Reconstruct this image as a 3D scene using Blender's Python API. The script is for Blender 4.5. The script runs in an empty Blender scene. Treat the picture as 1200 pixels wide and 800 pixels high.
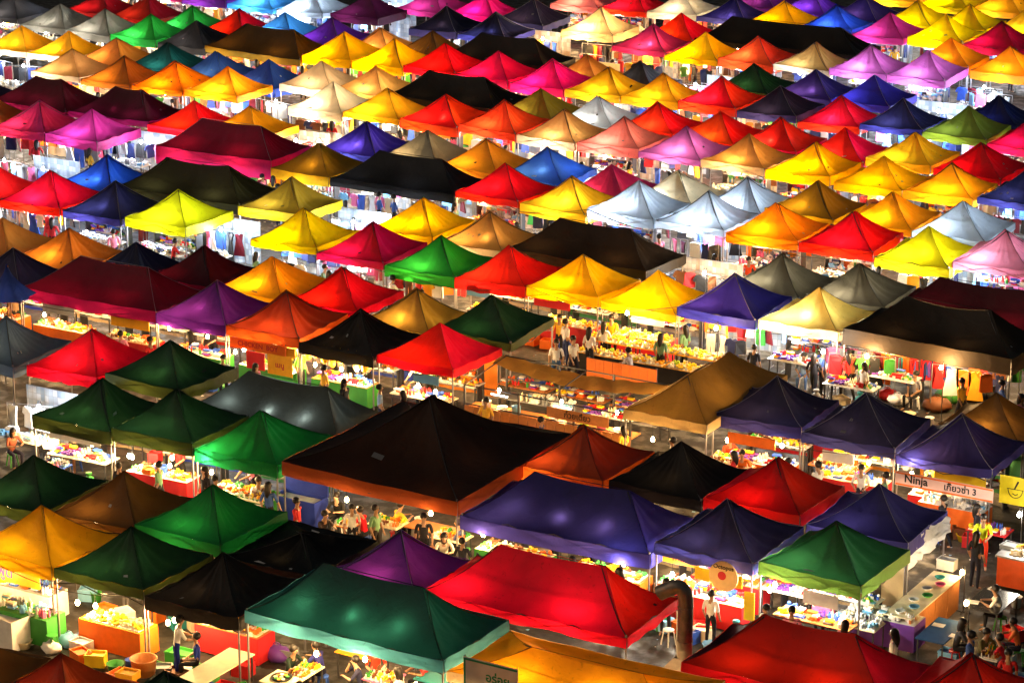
import bpy, bmesh, math, random
from mathutils import Vector, Matrix
rnd = random.Random(11)
SC = bpy.context.scene
COL = SC.collection
R = math.radians

# ------------------------------------------------------------------ camera
# Grid frame: X runs along the rows of stalls, Y across the rows (away from the camera).
FPX, CAMH, PITCH, PSI = 3219.4, 29.23, R(17.394), R(30.8)
OX, OY = 55.0, -85.0                       # shifts the market to the origin
cam_d = bpy.data.cameras.new('camera')
cam = bpy.data.objects.new('camera', cam_d); COL.objects.link(cam)
cam.location = (OX, OY, CAMH)
cam.rotation_euler = (math.pi/2 - PITCH, 0, PSI)
cam_d.sensor_width = 36; cam_d.sensor_fit = 'HORIZONTAL'
cam_d.lens = 36*FPX/1200
cam_d.clip_start = 1; cam_d.clip_end = 2000
SC.camera = cam

# ------------------------------------------------------------------ sky, dim night light
w = bpy.data.worlds.new('World'); SC.world = w; w.use_nodes = True
nt = w.node_tree; nt.nodes.clear()
sky = nt.nodes.new('ShaderNodeTexSky'); sky.sky_type = 'NISHITA'; sky.sun_disc = False
sky.sun_elevation = R(4); sky.sun_rotation = R(228)
bg = nt.nodes.new('ShaderNodeBackground'); bg.inputs['Strength'].default_value = 0.022
wo = nt.nodes.new('ShaderNodeOutputWorld')
nt.links.new(sky.outputs[0], bg.inputs[0]); nt.links.new(bg.outputs[0], wo.inputs[0])
sd = bpy.data.lights.new('moon', 'SUN'); sd.energy = 0.26; sd.angle = R(14); sd.color = (1, .76, .55)  # warm sun lamp standing in for unseen city and mall floodlights
so = bpy.data.objects.new('moon', sd); COL.objects.link(so)
so.rotation_euler = (R(52), 0, R(-48))
SC.view_settings.view_transform = 'Standard'; SC.view_settings.look = 'None'
SC.view_settings.exposure = 0.55; SC.view_settings.gamma = 1.0
SC.view_settings.use_curve_mapping = False
SC.render.engine = 'CYCLES'
cy = SC.cycles
cy.use_denoising = True
cy.use_light_tree = True
cy.max_bounces = 5; cy.diffuse_bounces = 3; cy.glossy_bounces = 2; cy.transmission_bounces = 3; cy.transparent_max_bounces = 6
cy.sample_clamp_indirect = 6; cy.sample_clamp_direct = 0
cy.caustics_reflective = False; cy.caustics_refractive = False

# ------------------------------------------------------------------ pixel helpers (a pixel gives a direction only)
def ray(px, py):
    a = (px-600)/FPX; b = -(py-400)/FPX
    c, s = math.cos(PITCH), math.sin(PITCH)
    x, y, z = a, c+b*s, -s+b*c
    return (x*math.cos(PSI)-y*math.sin(PSI), x*math.sin(PSI)+y*math.cos(PSI), z)
def at_z(px, py, z):                        # on the horizontal plane z
    d = ray(px, py); t = (z-CAMH)/d[2]
    return Vector((d[0]*t+OX, d[1]*t+OY, z))
def at_y(px, py, Y):                        # on the vertical plane of a row front
    d = ray(px, py); t = (Y-OY)/d[1]
    return Vector((d[0]*t+OX, Y, CAMH+d[2]*t))
def to_px(p):
    u, v = p[0]-OX, p[1]-OY
    x = u*math.cos(PSI)+v*math.sin(PSI); y = -u*math.sin(PSI)+v*math.cos(PSI); z = p[2]-CAMH
    c, s = math.cos(PITCH), math.sin(PITCH)
    d = y*c-z*s; h = y*s+z*c
    return 600+FPX*x/d, 400-FPX*h/d

# ------------------------------------------------------------------ materials
def lin(c):
    def f(v):
        v /= 255.0
        return v/12.92 if v <= .04045 else ((v+.055)/1.055)**2.4
    return tuple(f(v) for v in c)
MATS = {}
def mat(name, rgb, rough=.6, metal=0, var=.18, scale=6, bump=.0, spec=.4):
    if name in MATS: return MATS[name]
    m = bpy.data.materials.new(name); m.use_nodes = True
    n = m.node_tree; b = n.nodes['Principled BSDF']
    b.inputs['Roughness'].default_value = rough; b.inputs['Metallic'].default_value = metal
    b.inputs['Specular IOR Level'].default_value = spec
    tc = n.nodes.new('ShaderNodeTexCoord'); nz = n.nodes.new('ShaderNodeTexNoise')
    nz.inputs['Scale'].default_value = scale; nz.inputs['Detail'].default_value = 4
    n.links.new(tc.outputs['Object'], nz.inputs['Vector'])
    mx = n.nodes.new('ShaderNodeMix'); mx.data_type = 'RGBA'
    mx.inputs[6].default_value = (*[v*(1-var) for v in rgb], 1); mx.inputs[7].default_value = (*[min(1, v*(1+var)) for v in rgb], 1)
    n.links.new(nz.outputs['Fac'], mx.inputs[0]); n.links.new(mx.outputs[2], b.inputs['Base Color'])
    if bump:
        bp = n.nodes.new('ShaderNodeBump'); bp.inputs['Strength'].default_value = bump; bp.inputs['Distance'].default_value = .02
        n.links.new(nz.outputs['Fac'], bp.inputs['Height']); n.links.new(bp.outputs[0], b.inputs['Normal'])
    MATS[name] = m
    return m
def emis(name, rgb, strength):
    if name in MATS: return MATS[name]
    m = bpy.data.materials.new(name); m.use_nodes = True
    n = m.node_tree; n.nodes.clear()
    e = n.nodes.new('ShaderNodeEmission'); e.inputs[0].default_value = (*rgb, 1); e.inputs[1].default_value = strength
    o = n.nodes.new('ShaderNodeOutputMaterial'); n.links.new(e.outputs[0], o.inputs[0])
    MATS[name] = m
    return m
def globe_mat(name, rgb, strength):         # clear glass globe: glowing, lets the lamp inside shine out
    m = bpy.data.materials.new(name); m.use_nodes = True
    n = m.node_tree; n.nodes.clear()
    e = n.nodes.new('ShaderNodeEmission'); e.inputs[0].default_value = (*rgb, 1); e.inputs[1].default_value = strength
    t = n.nodes.new('ShaderNodeBsdfTransparent'); a = n.nodes.new('ShaderNodeAddShader')
    o = n.nodes.new('ShaderNodeOutputMaterial')
    n.links.new(e.outputs[0], a.inputs[0]); n.links.new(t.outputs[0], a.inputs[1]); n.links.new(a.outputs[0], o.inputs[0])
    m.cycles.emission_sampling = 'NONE'
    MATS[name] = m
    return m
def fabric(name, rgb, trans=.4, wrinkle=.26):
    if name in MATS: return MATS[name]
    m = bpy.data.materials.new(name); m.use_nodes = True
    n = m.node_tree; L = n.links; b = n.nodes['Principled BSDF']; out = n.nodes['Material Output']
    b.inputs['Roughness'].default_value = .58; b.inputs['Specular IOR Level'].default_value = .26
    tc = n.nodes.new('ShaderNodeTexCoord'); oi = n.nodes.new('ShaderNodeObjectInfo')
    ad = n.nodes.new('ShaderNodeVectorMath'); ad.operation = 'ADD'
    ml = n.nodes.new('ShaderNodeVectorMath'); ml.operation = 'MULTIPLY'
    cr = n.nodes.new('ShaderNodeCombineXYZ')
    for k in range(3): L.new(oi.outputs['Random'], cr.inputs[k])
    ml.inputs[1].default_value = (37, 53, 71); L.new(cr.outputs[0], ml.inputs[0])
    L.new(tc.outputs['Object'], ad.inputs[0]); L.new(ml.outputs[0], ad.inputs[1])
    def noise(scale, detail, dist=0):
        q = n.nodes.new('ShaderNodeTexNoise'); q.inputs['Scale'].default_value = scale
        q.inputs['Detail'].default_value = detail; q.inputs['Distortion'].default_value = dist
        L.new(ad.outputs[0], q.inputs['Vector']); return q
    dirt = noise(1.3, 6, .6)
    rp = n.nodes.new('ShaderNodeMapRange'); rp.inputs[1].default_value = .3; rp.inputs[2].default_value = .62
    rp.inputs[3].default_value = .84; rp.inputs[4].default_value = 1.04
    L.new(dirt.outputs['Fac'], rp.inputs[0])
    mx = n.nodes.new('ShaderNodeMix'); mx.data_type = 'RGBA'; mx.blend_type = 'MULTIPLY'; mx.inputs[0].default_value = 1
    mx.inputs[6].default_value = (*rgb, 1); L.new(rp.outputs[0], mx.inputs[7])
    st = noise(5.5, 8, 2.0); sr = n.nodes.new('ShaderNodeMapRange'); sr.inputs[1].default_value = .62; sr.inputs[2].default_value = .72; sr.inputs[3].default_value = 1; sr.inputs[4].default_value = .72
    L.new(st.outputs['Fac'], sr.inputs[0])
    m2 = n.nodes.new('ShaderNodeMix'); m2.data_type = 'RGBA'; m2.blend_type = 'MULTIPLY'; m2.inputs[0].default_value = 1
    L.new(mx.outputs[2], m2.inputs[6]); L.new(sr.outputs[0], m2.inputs[7]); mx = m2
    hs = n.nodes.new('ShaderNodeHueSaturation')
    hr = n.nodes.new('ShaderNodeMapRange'); hr.inputs[3].default_value = .493; hr.inputs[4].default_value = .507
    L.new(oi.outputs['Random'], hr.inputs[0]); L.new(hr.outputs[0], hs.inputs['Hue'])
    L.new(mx.outputs[2], hs.inputs['Color'])
    L.new(hs.outputs[0], b.inputs['Base Color'])
    wr = noise(1.9, 3, .8); wv = noise(90, 2)
    vo = n.nodes.new('ShaderNodeTexVoronoi'); vo.feature = 'DISTANCE_TO_EDGE'; vo.inputs['Scale'].default_value = 1.6
    ds = n.nodes.new('ShaderNodeMix'); ds.data_type = 'VECTOR'; ds.inputs[0].default_value = .3
    L.new(ad.outputs[0], ds.inputs[4]); L.new(wr.outputs['Color'], ds.inputs[5]); L.new(ds.outputs[1], vo.inputs['Vector'])
    vr = n.nodes.new('ShaderNodeMapRange'); vr.inputs[1].default_value = 0; vr.inputs[2].default_value = .07; L.new(vo.outputs['Distance'], vr.inputs[0])
    b0 = n.nodes.new('ShaderNodeBump'); b0.inputs['Strength'].default_value = .08; b0.inputs['Distance'].default_value = .03; L.new(vr.outputs[0], b0.inputs['Height'])
    b1 = n.nodes.new('ShaderNodeBump'); b1.inputs['Strength'].default_value = wrinkle; b1.inputs['Distance'].default_value = .12
    L.new(wr.outputs['Fac'], b1.inputs['Height']); L.new(b0.outputs[0], b1.inputs['Normal'])
    b2 = n.nodes.new('ShaderNodeBump'); b2.inputs['Strength'].default_value = .12; b2.inputs['Distance'].default_value = .01
    L.new(wv.outputs['Fac'], b2.inputs['Height']); L.new(b1.outputs[0], b2.inputs['Normal'])
    L.new(b2.outputs[0], b.inputs['Normal'])
    tr = n.nodes.new('ShaderNodeBsdfTranslucent'); L.new(hs.outputs[0], tr.inputs[0]); L.new(b1.outputs[0], tr.inputs['Normal'])
    ms = n.nodes.new('ShaderNodeMixShader'); ms.inputs[0].default_value = trans
    L.new(b.outputs[0], ms.inputs[1]); L.new(tr.outputs[0], ms.inputs[2]); L.new(ms.outputs[0], out.inputs[0])
    MATS[name] = m
    return m

# name: (sRGB of the cloth, translucency, spoken colour, valance sRGB or None); some valance tones are lightened for lamplight behind them
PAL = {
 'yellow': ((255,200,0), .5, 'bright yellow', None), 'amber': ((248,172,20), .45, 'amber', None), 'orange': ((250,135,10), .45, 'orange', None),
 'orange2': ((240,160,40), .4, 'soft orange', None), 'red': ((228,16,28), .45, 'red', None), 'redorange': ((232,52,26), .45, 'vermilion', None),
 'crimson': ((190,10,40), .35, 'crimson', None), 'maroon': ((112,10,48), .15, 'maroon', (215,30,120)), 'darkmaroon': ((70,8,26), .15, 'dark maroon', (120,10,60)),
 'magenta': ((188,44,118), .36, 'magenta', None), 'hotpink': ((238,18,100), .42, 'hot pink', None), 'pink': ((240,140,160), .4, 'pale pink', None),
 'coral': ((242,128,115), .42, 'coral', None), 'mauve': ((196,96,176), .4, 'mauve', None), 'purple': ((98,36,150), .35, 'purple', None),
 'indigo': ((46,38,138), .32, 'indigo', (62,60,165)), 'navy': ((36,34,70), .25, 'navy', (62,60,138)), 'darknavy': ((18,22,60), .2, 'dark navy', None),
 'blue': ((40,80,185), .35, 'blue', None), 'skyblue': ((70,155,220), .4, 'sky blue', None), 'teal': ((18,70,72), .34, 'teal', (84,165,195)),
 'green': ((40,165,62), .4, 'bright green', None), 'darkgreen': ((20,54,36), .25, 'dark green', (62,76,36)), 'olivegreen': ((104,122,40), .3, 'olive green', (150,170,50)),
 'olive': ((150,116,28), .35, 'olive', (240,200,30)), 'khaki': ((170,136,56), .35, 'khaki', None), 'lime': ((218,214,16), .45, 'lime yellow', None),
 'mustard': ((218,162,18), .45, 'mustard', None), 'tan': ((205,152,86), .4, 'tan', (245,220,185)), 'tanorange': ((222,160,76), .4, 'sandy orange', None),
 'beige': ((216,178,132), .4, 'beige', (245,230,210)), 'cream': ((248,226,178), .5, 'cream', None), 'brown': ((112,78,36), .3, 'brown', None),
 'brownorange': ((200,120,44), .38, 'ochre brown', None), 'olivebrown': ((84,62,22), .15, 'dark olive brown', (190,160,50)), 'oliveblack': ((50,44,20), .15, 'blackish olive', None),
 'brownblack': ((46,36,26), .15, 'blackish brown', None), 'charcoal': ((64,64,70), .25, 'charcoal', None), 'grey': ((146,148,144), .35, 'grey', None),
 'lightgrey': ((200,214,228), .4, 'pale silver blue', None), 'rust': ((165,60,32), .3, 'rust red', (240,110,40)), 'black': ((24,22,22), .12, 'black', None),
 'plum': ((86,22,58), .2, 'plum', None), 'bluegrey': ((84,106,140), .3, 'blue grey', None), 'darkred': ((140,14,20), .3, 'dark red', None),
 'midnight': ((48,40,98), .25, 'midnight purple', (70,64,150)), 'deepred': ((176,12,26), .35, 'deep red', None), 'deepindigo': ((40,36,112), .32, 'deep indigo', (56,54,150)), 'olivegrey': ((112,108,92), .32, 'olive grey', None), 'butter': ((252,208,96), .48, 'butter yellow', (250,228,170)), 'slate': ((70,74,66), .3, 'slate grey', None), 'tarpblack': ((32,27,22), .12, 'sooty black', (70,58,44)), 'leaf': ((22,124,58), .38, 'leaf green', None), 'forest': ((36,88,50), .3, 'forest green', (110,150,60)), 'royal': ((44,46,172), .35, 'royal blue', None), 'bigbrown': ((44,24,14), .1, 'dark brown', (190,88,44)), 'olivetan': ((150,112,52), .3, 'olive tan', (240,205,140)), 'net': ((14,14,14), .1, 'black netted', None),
}
def roofmat(c): return fabric('fabric_'+c, lin(PAL[c][0]), PAL[c][1]*.54)
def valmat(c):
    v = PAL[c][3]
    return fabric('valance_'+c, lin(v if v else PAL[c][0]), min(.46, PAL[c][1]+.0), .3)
STEEL = mat('tent_steel', (.32,.32,.34), .45, .7)
DARKSTEEL = mat('dark_steel', (.08,.08,.085), .5, .5)
WOODM = mat('plywood', lin((190,120,60)), .6, 0, .25, 9, .2)
WHITE = mat('white_plastic', (.78,.78,.76), .45)
CORD = mat('black_cable', (.02,.02,.02), .6)

# ------------------------------------------------------------------ object helpers
def link(name, me, parent=None, loc=None):
    o = bpy.data.objects.new(name, me); COL.objects.link(o)
    if parent is not None: o.parent = parent
    if loc is not None: o.location = loc
    return o
def mesh(name, verts, faces, m=None, smooth=False, mi=None):
    me = bpy.data.meshes.new(name); me.from_pydata(verts, [], faces)
    if m is not None:
        for q in (m if isinstance(m, (list, tuple)) else [m]): me.materials.append(q)
    if smooth: me.polygons.foreach_set('use_smooth', [True]*len(me.polygons))
    if mi: me.polygons.foreach_set('material_index', mi)
    me.update()
    return me
def tag(o, label, cat, group=None, kind=None):
    o['label'] = label; o['category'] = cat
    if group: o['group'] = group
    if kind: o['kind'] = kind
    return o
def empty(name, loc, rz=0):
    o = link(name, None, None, loc); o.rotation_euler = (0, 0, rz); o.empty_display_size = .2
    return o
class MB:
    def __init__(s): s.v = []; s.f = []; s.mi = []; s.cur = 0
    def add(s, vs, fs):
        b = len(s.v); s.v += [tuple(x) for x in vs]; s.f += [tuple(i+b for i in q) for q in fs]; s.mi += [s.cur]*len(fs)
    def box(s, x0, x1, y0, y1, z0, z1):
        s.add([(x0,y0,z0),(x1,y0,z0),(x1,y1,z0),(x0,y1,z0),(x0,y0,z1),(x1,y0,z1),(x1,y1,z1),(x0,y1,z1)],
              [(0,3,2,1),(4,5,6,7),(0,1,5,4),(1,2,6,5),(2,3,7,6),(3,0,4,7)])
    def bar(s, p, q, r=.012, n=4):
        p, q = Vector(p), Vector(q); d = (q-p).normalized()
        a = d.cross(Vector((0,0,1)))
        if a.length < .01: a = Vector((1,0,0))
        a.normalize(); b = d.cross(a)
        vs = []
        for c in (p, q):
            for k in range(n):
                t = 2*math.pi*(k+.5)/n; vs.append(c+a*math.cos(t)*r+b*math.sin(t)*r)
        fs = [(k, (k+1)%n, n+(k+1)%n, n+k) for k in range(n)]+[tuple(range(n))[::-1], tuple(range(n, 2*n))]
        s.add(vs, fs)
    def lathe(s, prof, n=12, c=(0,0,0)):
        vs = []
        for r, z in prof:
            for k in range(n):
                t = 2*math.pi*k/n; vs.append((c[0]+r*math.cos(t), c[1]+r*math.sin(t), c[2]+z))
        fs = []
        for i in range(len(prof)-1):
            for k in range(n):
                fs.append((i*n+k, i*n+(k+1)%n, (i+1)*n+(k+1)%n, (i+1)*n+k))
        fs.append(tuple(range(n))[::-1]); fs.append(tuple(range((len(prof)-1)*n, len(prof)*n)))
        s.add(vs, fs)
    def prism(s, poly, y0, y1):              # polygon in xz, extruded along y
        n = len(poly)
        vs = [(x,y0,z) for x,z in poly]+[(x,y1,z) for x,z in poly]
        s.add(vs, [tuple(range(n)), tuple(range(n,2*n))[::-1]]+[(k,k+n,(k+1)%n+n,(k+1)%n) for k in range(n)])
    def mesh(s, name, m=None, smooth=False): return mesh(name, s.v, s.f, m, smooth, s.mi)
    def build(s, name, m=None, parent=None, loc=None, smooth=False): return link(name, s.mesh(name, m, smooth), parent, loc)
def setmat(o, m):                            # own material on shared mesh data
    if len(o.data.materials) == 0: o.data.materials.append(m)
    o.material_slots[0].link = 'OBJECT'; o.material_slots[0].material = m
CACHE = {}
def cached(key, fn):
    if key not in CACHE: CACHE[key] = fn()
    return CACHE[key]

# ------------------------------------------------------------------ ground
def ground_mat():
    m = bpy.data.materials.new('market_tarmac'); m.use_nodes = True; n = m.node_tree; L = n.links; p = n.nodes['Principled BSDF']
    tc = n.nodes.new('ShaderNodeTexCoord')
    def nz(s, d, k=0):
        q = n.nodes.new('ShaderNodeTexNoise'); q.inputs['Scale'].default_value = s; q.inputs['Detail'].default_value = d; q.inputs['Distortion'].default_value = k; L.new(tc.outputs['Object'], q.inputs['Vector']); return q
    a, c, f = nz(.35, 7, .3), nz(2.1, 5, 0), nz(70, 3)
    r = n.nodes.new('ShaderNodeValToRGB'); r.color_ramp.elements[0].position = .3; r.color_ramp.elements[0].color = (.016,.014,.012,1); r.color_ramp.elements[1].position = .68; r.color_ramp.elements[1].color = (.04,.034,.028,1); L.new(a.outputs['Fac'], r.inputs[0])
    mx = n.nodes.new('ShaderNodeMix'); mx.data_type = 'RGBA'; mx.blend_type = 'MULTIPLY'; mx.inputs[0].default_value = .5; L.new(r.outputs[0], mx.inputs[6]); L.new(c.outputs['Fac'], mx.inputs[7]); L.new(mx.outputs[2], p.inputs['Base Color'])
    w_ = n.nodes.new('ShaderNodeMapRange'); w_.inputs[1].default_value = .42; w_.inputs[2].default_value = .56; w_.inputs[3].default_value = .5; w_.inputs[4].default_value = .85; L.new(c.outputs['Fac'], w_.inputs[0]); L.new(w_.outputs[0], p.inputs['Roughness'])
    bp = n.nodes.new('ShaderNodeBump'); bp.inputs['Strength'].default_value = .4; bp.inputs['Distance'].default_value = .01; L.new(f.outputs['Fac'], bp.inputs['Height']); L.new(bp.outputs[0], p.inputs['Normal'])
    return m
g = MB(); g.add([(-600,-400,0),(600,-400,0),(600,800,0),(-600,800,0)], [(0,1,2,3)])
o = g.build('ground', ground_mat()); o['kind'] = 'structure'

# ------------------------------------------------------------------ tents
LEGM = cached('leg', lambda: (lambda b: (b.box(-.02,.02,-.02,.02,.0,1), b)[-1].mesh('leg', STEEL))(MB()))
FOOTM = (lambda b: (b.box(-.07,.07,-.07,.07,0,.008), b)[-1].mesh('foot_plate', DARKSTEEL))(MB())
def tent_mesh(w, d, eave, rise, gx, gy, seed, sag=.07, vh=.26, pw=1.5):
    """Four cloth panels, a hanging valance, seam piping; ridge half lengths gx, gy."""
    rr = random.Random(seed)
    cs = [Vector((-w/2,-d/2)), Vector((w/2,-d/2)), Vector((w/2,d/2)), Vector((-w/2,d/2))]
    pa, pk = rr.choice([0,.012,.02,.03]), rr.choice([3,4,5,7]); ax, ay = rr.uniform(-.09,.09), rr.uniform(-.09,.09)
    ts = [Vector((-gx+ax,-gy+ay)), Vector((gx+ax,-gy+ay)), Vector((gx+ax,gy+ay)), Vector((-gx+ax,gy+ay))]
    cz = [rr.uniform(-.09,.05) for _ in range(4)]
    ns, ntt = 22, 14
    panels = []; eaves = []
    for k in range(4):
        c0, c1, t0, t1 = cs[k], cs[(k+1)%4], ts[k], ts[(k+1)%4]
        z0, z1 = cz[k], cz[(k+1)%4]
        es = rr.uniform(.01,.06); ps = sag*rr.uniform(.6,1.5); ph = rr.uniform(0,6); wn = rr.uniform(2.2,4.2); wa = rr.uniform(.006,.024)
        one = (t1-t0).length < .2
        vs = []; fs = []; ev = []
        for j in range(ntt+1):
            t = j/ntt
            for i in range(ns+1):
                s = i/ns
                a = c0.lerp(c1, s); b = t0.lerp(t1, s); p = a.lerp(b, t)
                e = math.sin(math.pi*s)
                z = eave + (1-t)*(z0*(1-s)+z1*s) + rise*t**pw - es*e*(1-t)
                z -= ps*e*math.sin(math.pi*min(1,t*.9))*(1.0 if one else .8)
                if not one and t == 1: z -= .05*e
                elif not one: z -= .05*e*t
                z += wa*e*(1-t)*math.sin(s*wn*6.28+ph+t*3)
                z += pa*math.sin(6.28*s*pk+ph)*e*4*t*(1-t)
                for cs_ in (s, 1-s):                    # folds fanning out of the corners
                    rd = math.hypot(cs_, t); z += .13*math.sin(math.pi*min(1,cs_*3))*math.sin(9*math.atan2(t, cs_+1e-4)+ph)*math.exp(-rd*5)*(1-t)*(.3+rd)
                inn = .03*e*(1-t)                      # eave edge drawn in a little
                m = (b-a); 
                if m.length > 0: p = p + m.normalized()*inn
                vs.append((p.x, p.y, z))
                if j == 0: ev.append((p.x, p.y, z))
        q = ns+1
        for j in range(ntt):
            for i in range(ns):
                fs.append((j*q+i, j*q+i+1, (j+1)*q+i+1, (j+1)*q+i))
        panels.append((vs, fs)); eaves.append(ev)
    vv = []; vf = []
    for k in range(4):
        ev = eaves[k]; ph = rr.uniform(0,6)
        c0, c1 = cs[k], cs[(k+1)%4]; nrm = Vector(((c1-c0).y, -(c1-c0).x)).normalized()
        for i, (x, y, z) in enumerate(ev):
            s = i/ns; o = nrm*.006
            vv.append((x+o.x, y+o.y, z+.003)); 
            b = .012*math.sin(s*17+ph)*math.sin(math.pi*s)
            vv.append((x+o.x+nrm.x*(b+.012), y+o.y+nrm.y*(b+.012), z-vh*.5))
            vv.append((x+o.x+nrm.x*(b*1.8+.01), y+o.y+nrm.y*(b*1.8+.01), z-vh-.01*math.sin(math.pi*s)+.006*math.sin(s*23+ph)))
        base = k*3*(ns+1)
        for i in range(ns):
            for r2 in range(2):
                vf.append((base+3*i+r2, base+3*i+r2+1, base+3*(i+1)+r2+1, base+3*(i+1)+r2))
    sb = MB()
    for k in range(4):
        vs = panels[k][0]; q = ns+1
        pts = [Vector(vs[j*q])+Vector((0,0,.006)) for j in range(ntt+1)]
        for j in range(ntt): sb.bar(pts[j], pts[j+1], .008, 4)
    if gx > .2 or gy > .2:
        pt = [Vector(panels[k][0][ntt*(ns+1)]) for k in range(4)]
        sb.bar(pt[0], pt[1] if gx > .2 else pt[3], .011, 4)
    return panels, (vv, vf), sb
def frame_mesh(w, d, rise, gx, gy, pw=1.5):
    b = MB(); x, y = w/2-.04, d/2-.04
    c = [(-x,-y),(x,-y),(x,y),(-x,y)]
    for k in range(4):
        p, q = Vector(c[k]), Vector(c[(k+1)%4]); L = (q-p).length
        n = max(2, round(L/1.5))
        for i in range(n):
            a, e = p.lerp(q, i/n), p.lerp(q, (i+1)/n)
            b.bar((*a,-.07), (*e,-.40), .017); b.bar((*a,-.40), (*e,-.07), .017)
    tops = [(-gx,-gy),(gx,-gy),(gx,gy),(-gx,gy)]
    for k in range(4):
        prev = Vector((*c[k], -.03))
        for j in range(1, 6):
            t = j/5; s = Vector(c[k]).lerp(Vector(tops[k]), t)
            cur = Vector((s.x, s.y, rise*t**pw-.04-.025*math.sin(math.pi*t))); b.bar(prev, cur, .017); prev = cur
    for sx in ((-1, 1) if gx > .2 or gy > .2 else (0,)):
        b.bar((sx*gx, sx*gy, rise-.5), (sx*gx, sx*gy, rise-.03), .02)
    for yy in (-.62, .62):
        b.bar((-x, yy, -.12), (x, yy, -.12), .012)
    return b
TENTS = []
class Tent: pass
def add_tent(c, X, Y, w, d, eave, rise, gx=0, gy=0, row=None, px=None, opts=None):
    t = Tent(); t.c = c; t.X = X; t.Y = Y; t.w = w; t.d = d; t.eave = eave; t.rise = rise; t.row = row; t.px = px; t.o = opts or {}; t.gx = gx; t.gy = gy
    t.yaw = t.o.get('yaw', rnd.uniform(-2.2, 2.2))
    TENTS.append(t); return t
def build_tent(t):
    e = empty('canopy_tent', (t.X, t.Y, 0), R(t.yaw)); t.obj = e; vr = random.Random(int(t.X*77+t.Y*31))
    c = t.c; rm, vm = roofmat(c), valmat(c)
    if 'v' in t.o: vm = fabric('valance_extra_'+t.o['v'], lin(PAL[t.o['v']][0]), .55, .3)
    seed = int(t.X*131+t.Y*977)
    pn, (vv, vf), sb = tent_mesh(t.w, t.d, t.eave, t.rise, t.gx, t.gy, seed, sag=t.o.get('sag', vr.uniform(.07,.2)), vh=t.o.get('vh', vr.choice([.26,.32,.36,.40])), pw=vr.uniform(1.3,1.65))
    for k, (vs, fs) in enumerate(pn):
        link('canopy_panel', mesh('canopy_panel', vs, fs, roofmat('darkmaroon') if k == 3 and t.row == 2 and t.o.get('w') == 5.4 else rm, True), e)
    for k in range(vr.choice([0,0,0,0,1,1,2,3])):     # patches and strips of tape on the cloth
        vs = pn[vr.choice([0,0,1,2])][0]; i, j = vr.randrange(3,17), vr.randrange(2,8); q = 23; di = vr.choice([1,1,2,3])
        pt = [Vector(vs[j*q+i]), Vector(vs[j*q+i+di]), Vector(vs[(j+1)*q+i+di]), Vector(vs[(j+1)*q+i])]
        m_ = sum(pt, Vector())/4; pt = [m_+(p_-m_)*vr.uniform(.5,1)+Vector((0,0,.012)) for p_ in pt]
        link('tape_patch', mesh('tape_patch', pt, [(0,1,2,3)], vr.choice([mat('tape_white', (.6,.58,.55), .6), mat('tape_black', (.02,.02,.02), .5), mat('tape_grey', (.2,.2,.2), .5)])), e)
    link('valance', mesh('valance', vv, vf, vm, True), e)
    sb.build('seam_piping', mat('seam_'+c, (.42,.38,.46) if c in ('purple','navy','maroon','midnight','indigo','royal') else tuple(v*.5 for v in lin(PAL[c][0])), .7), e, smooth=True)
    fk = ('frame', round(t.w,2), round(t.d,2), round(t.rise,2), t.gx, t.gy)
    fm = cached(fk, lambda: frame_mesh(t.w, t.d, t.rise, t.gx, t.gy).mesh('roof_frame', DARKSTEEL))
    link('roof_frame', fm, e, (0,0,t.eave))
    for sx, sy in ((-1,-1),(1,-1),(1,1),(-1,1)):
        l = link('leg', LEGM, e, (sx*(t.w/2-.04), sy*(t.d/2-.04), 0)); l.scale = (1,1,t.eave-.01)
        if t.row is not None and t.row <= 7: link('foot_plate', FOOTM, l)
    return e

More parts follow.
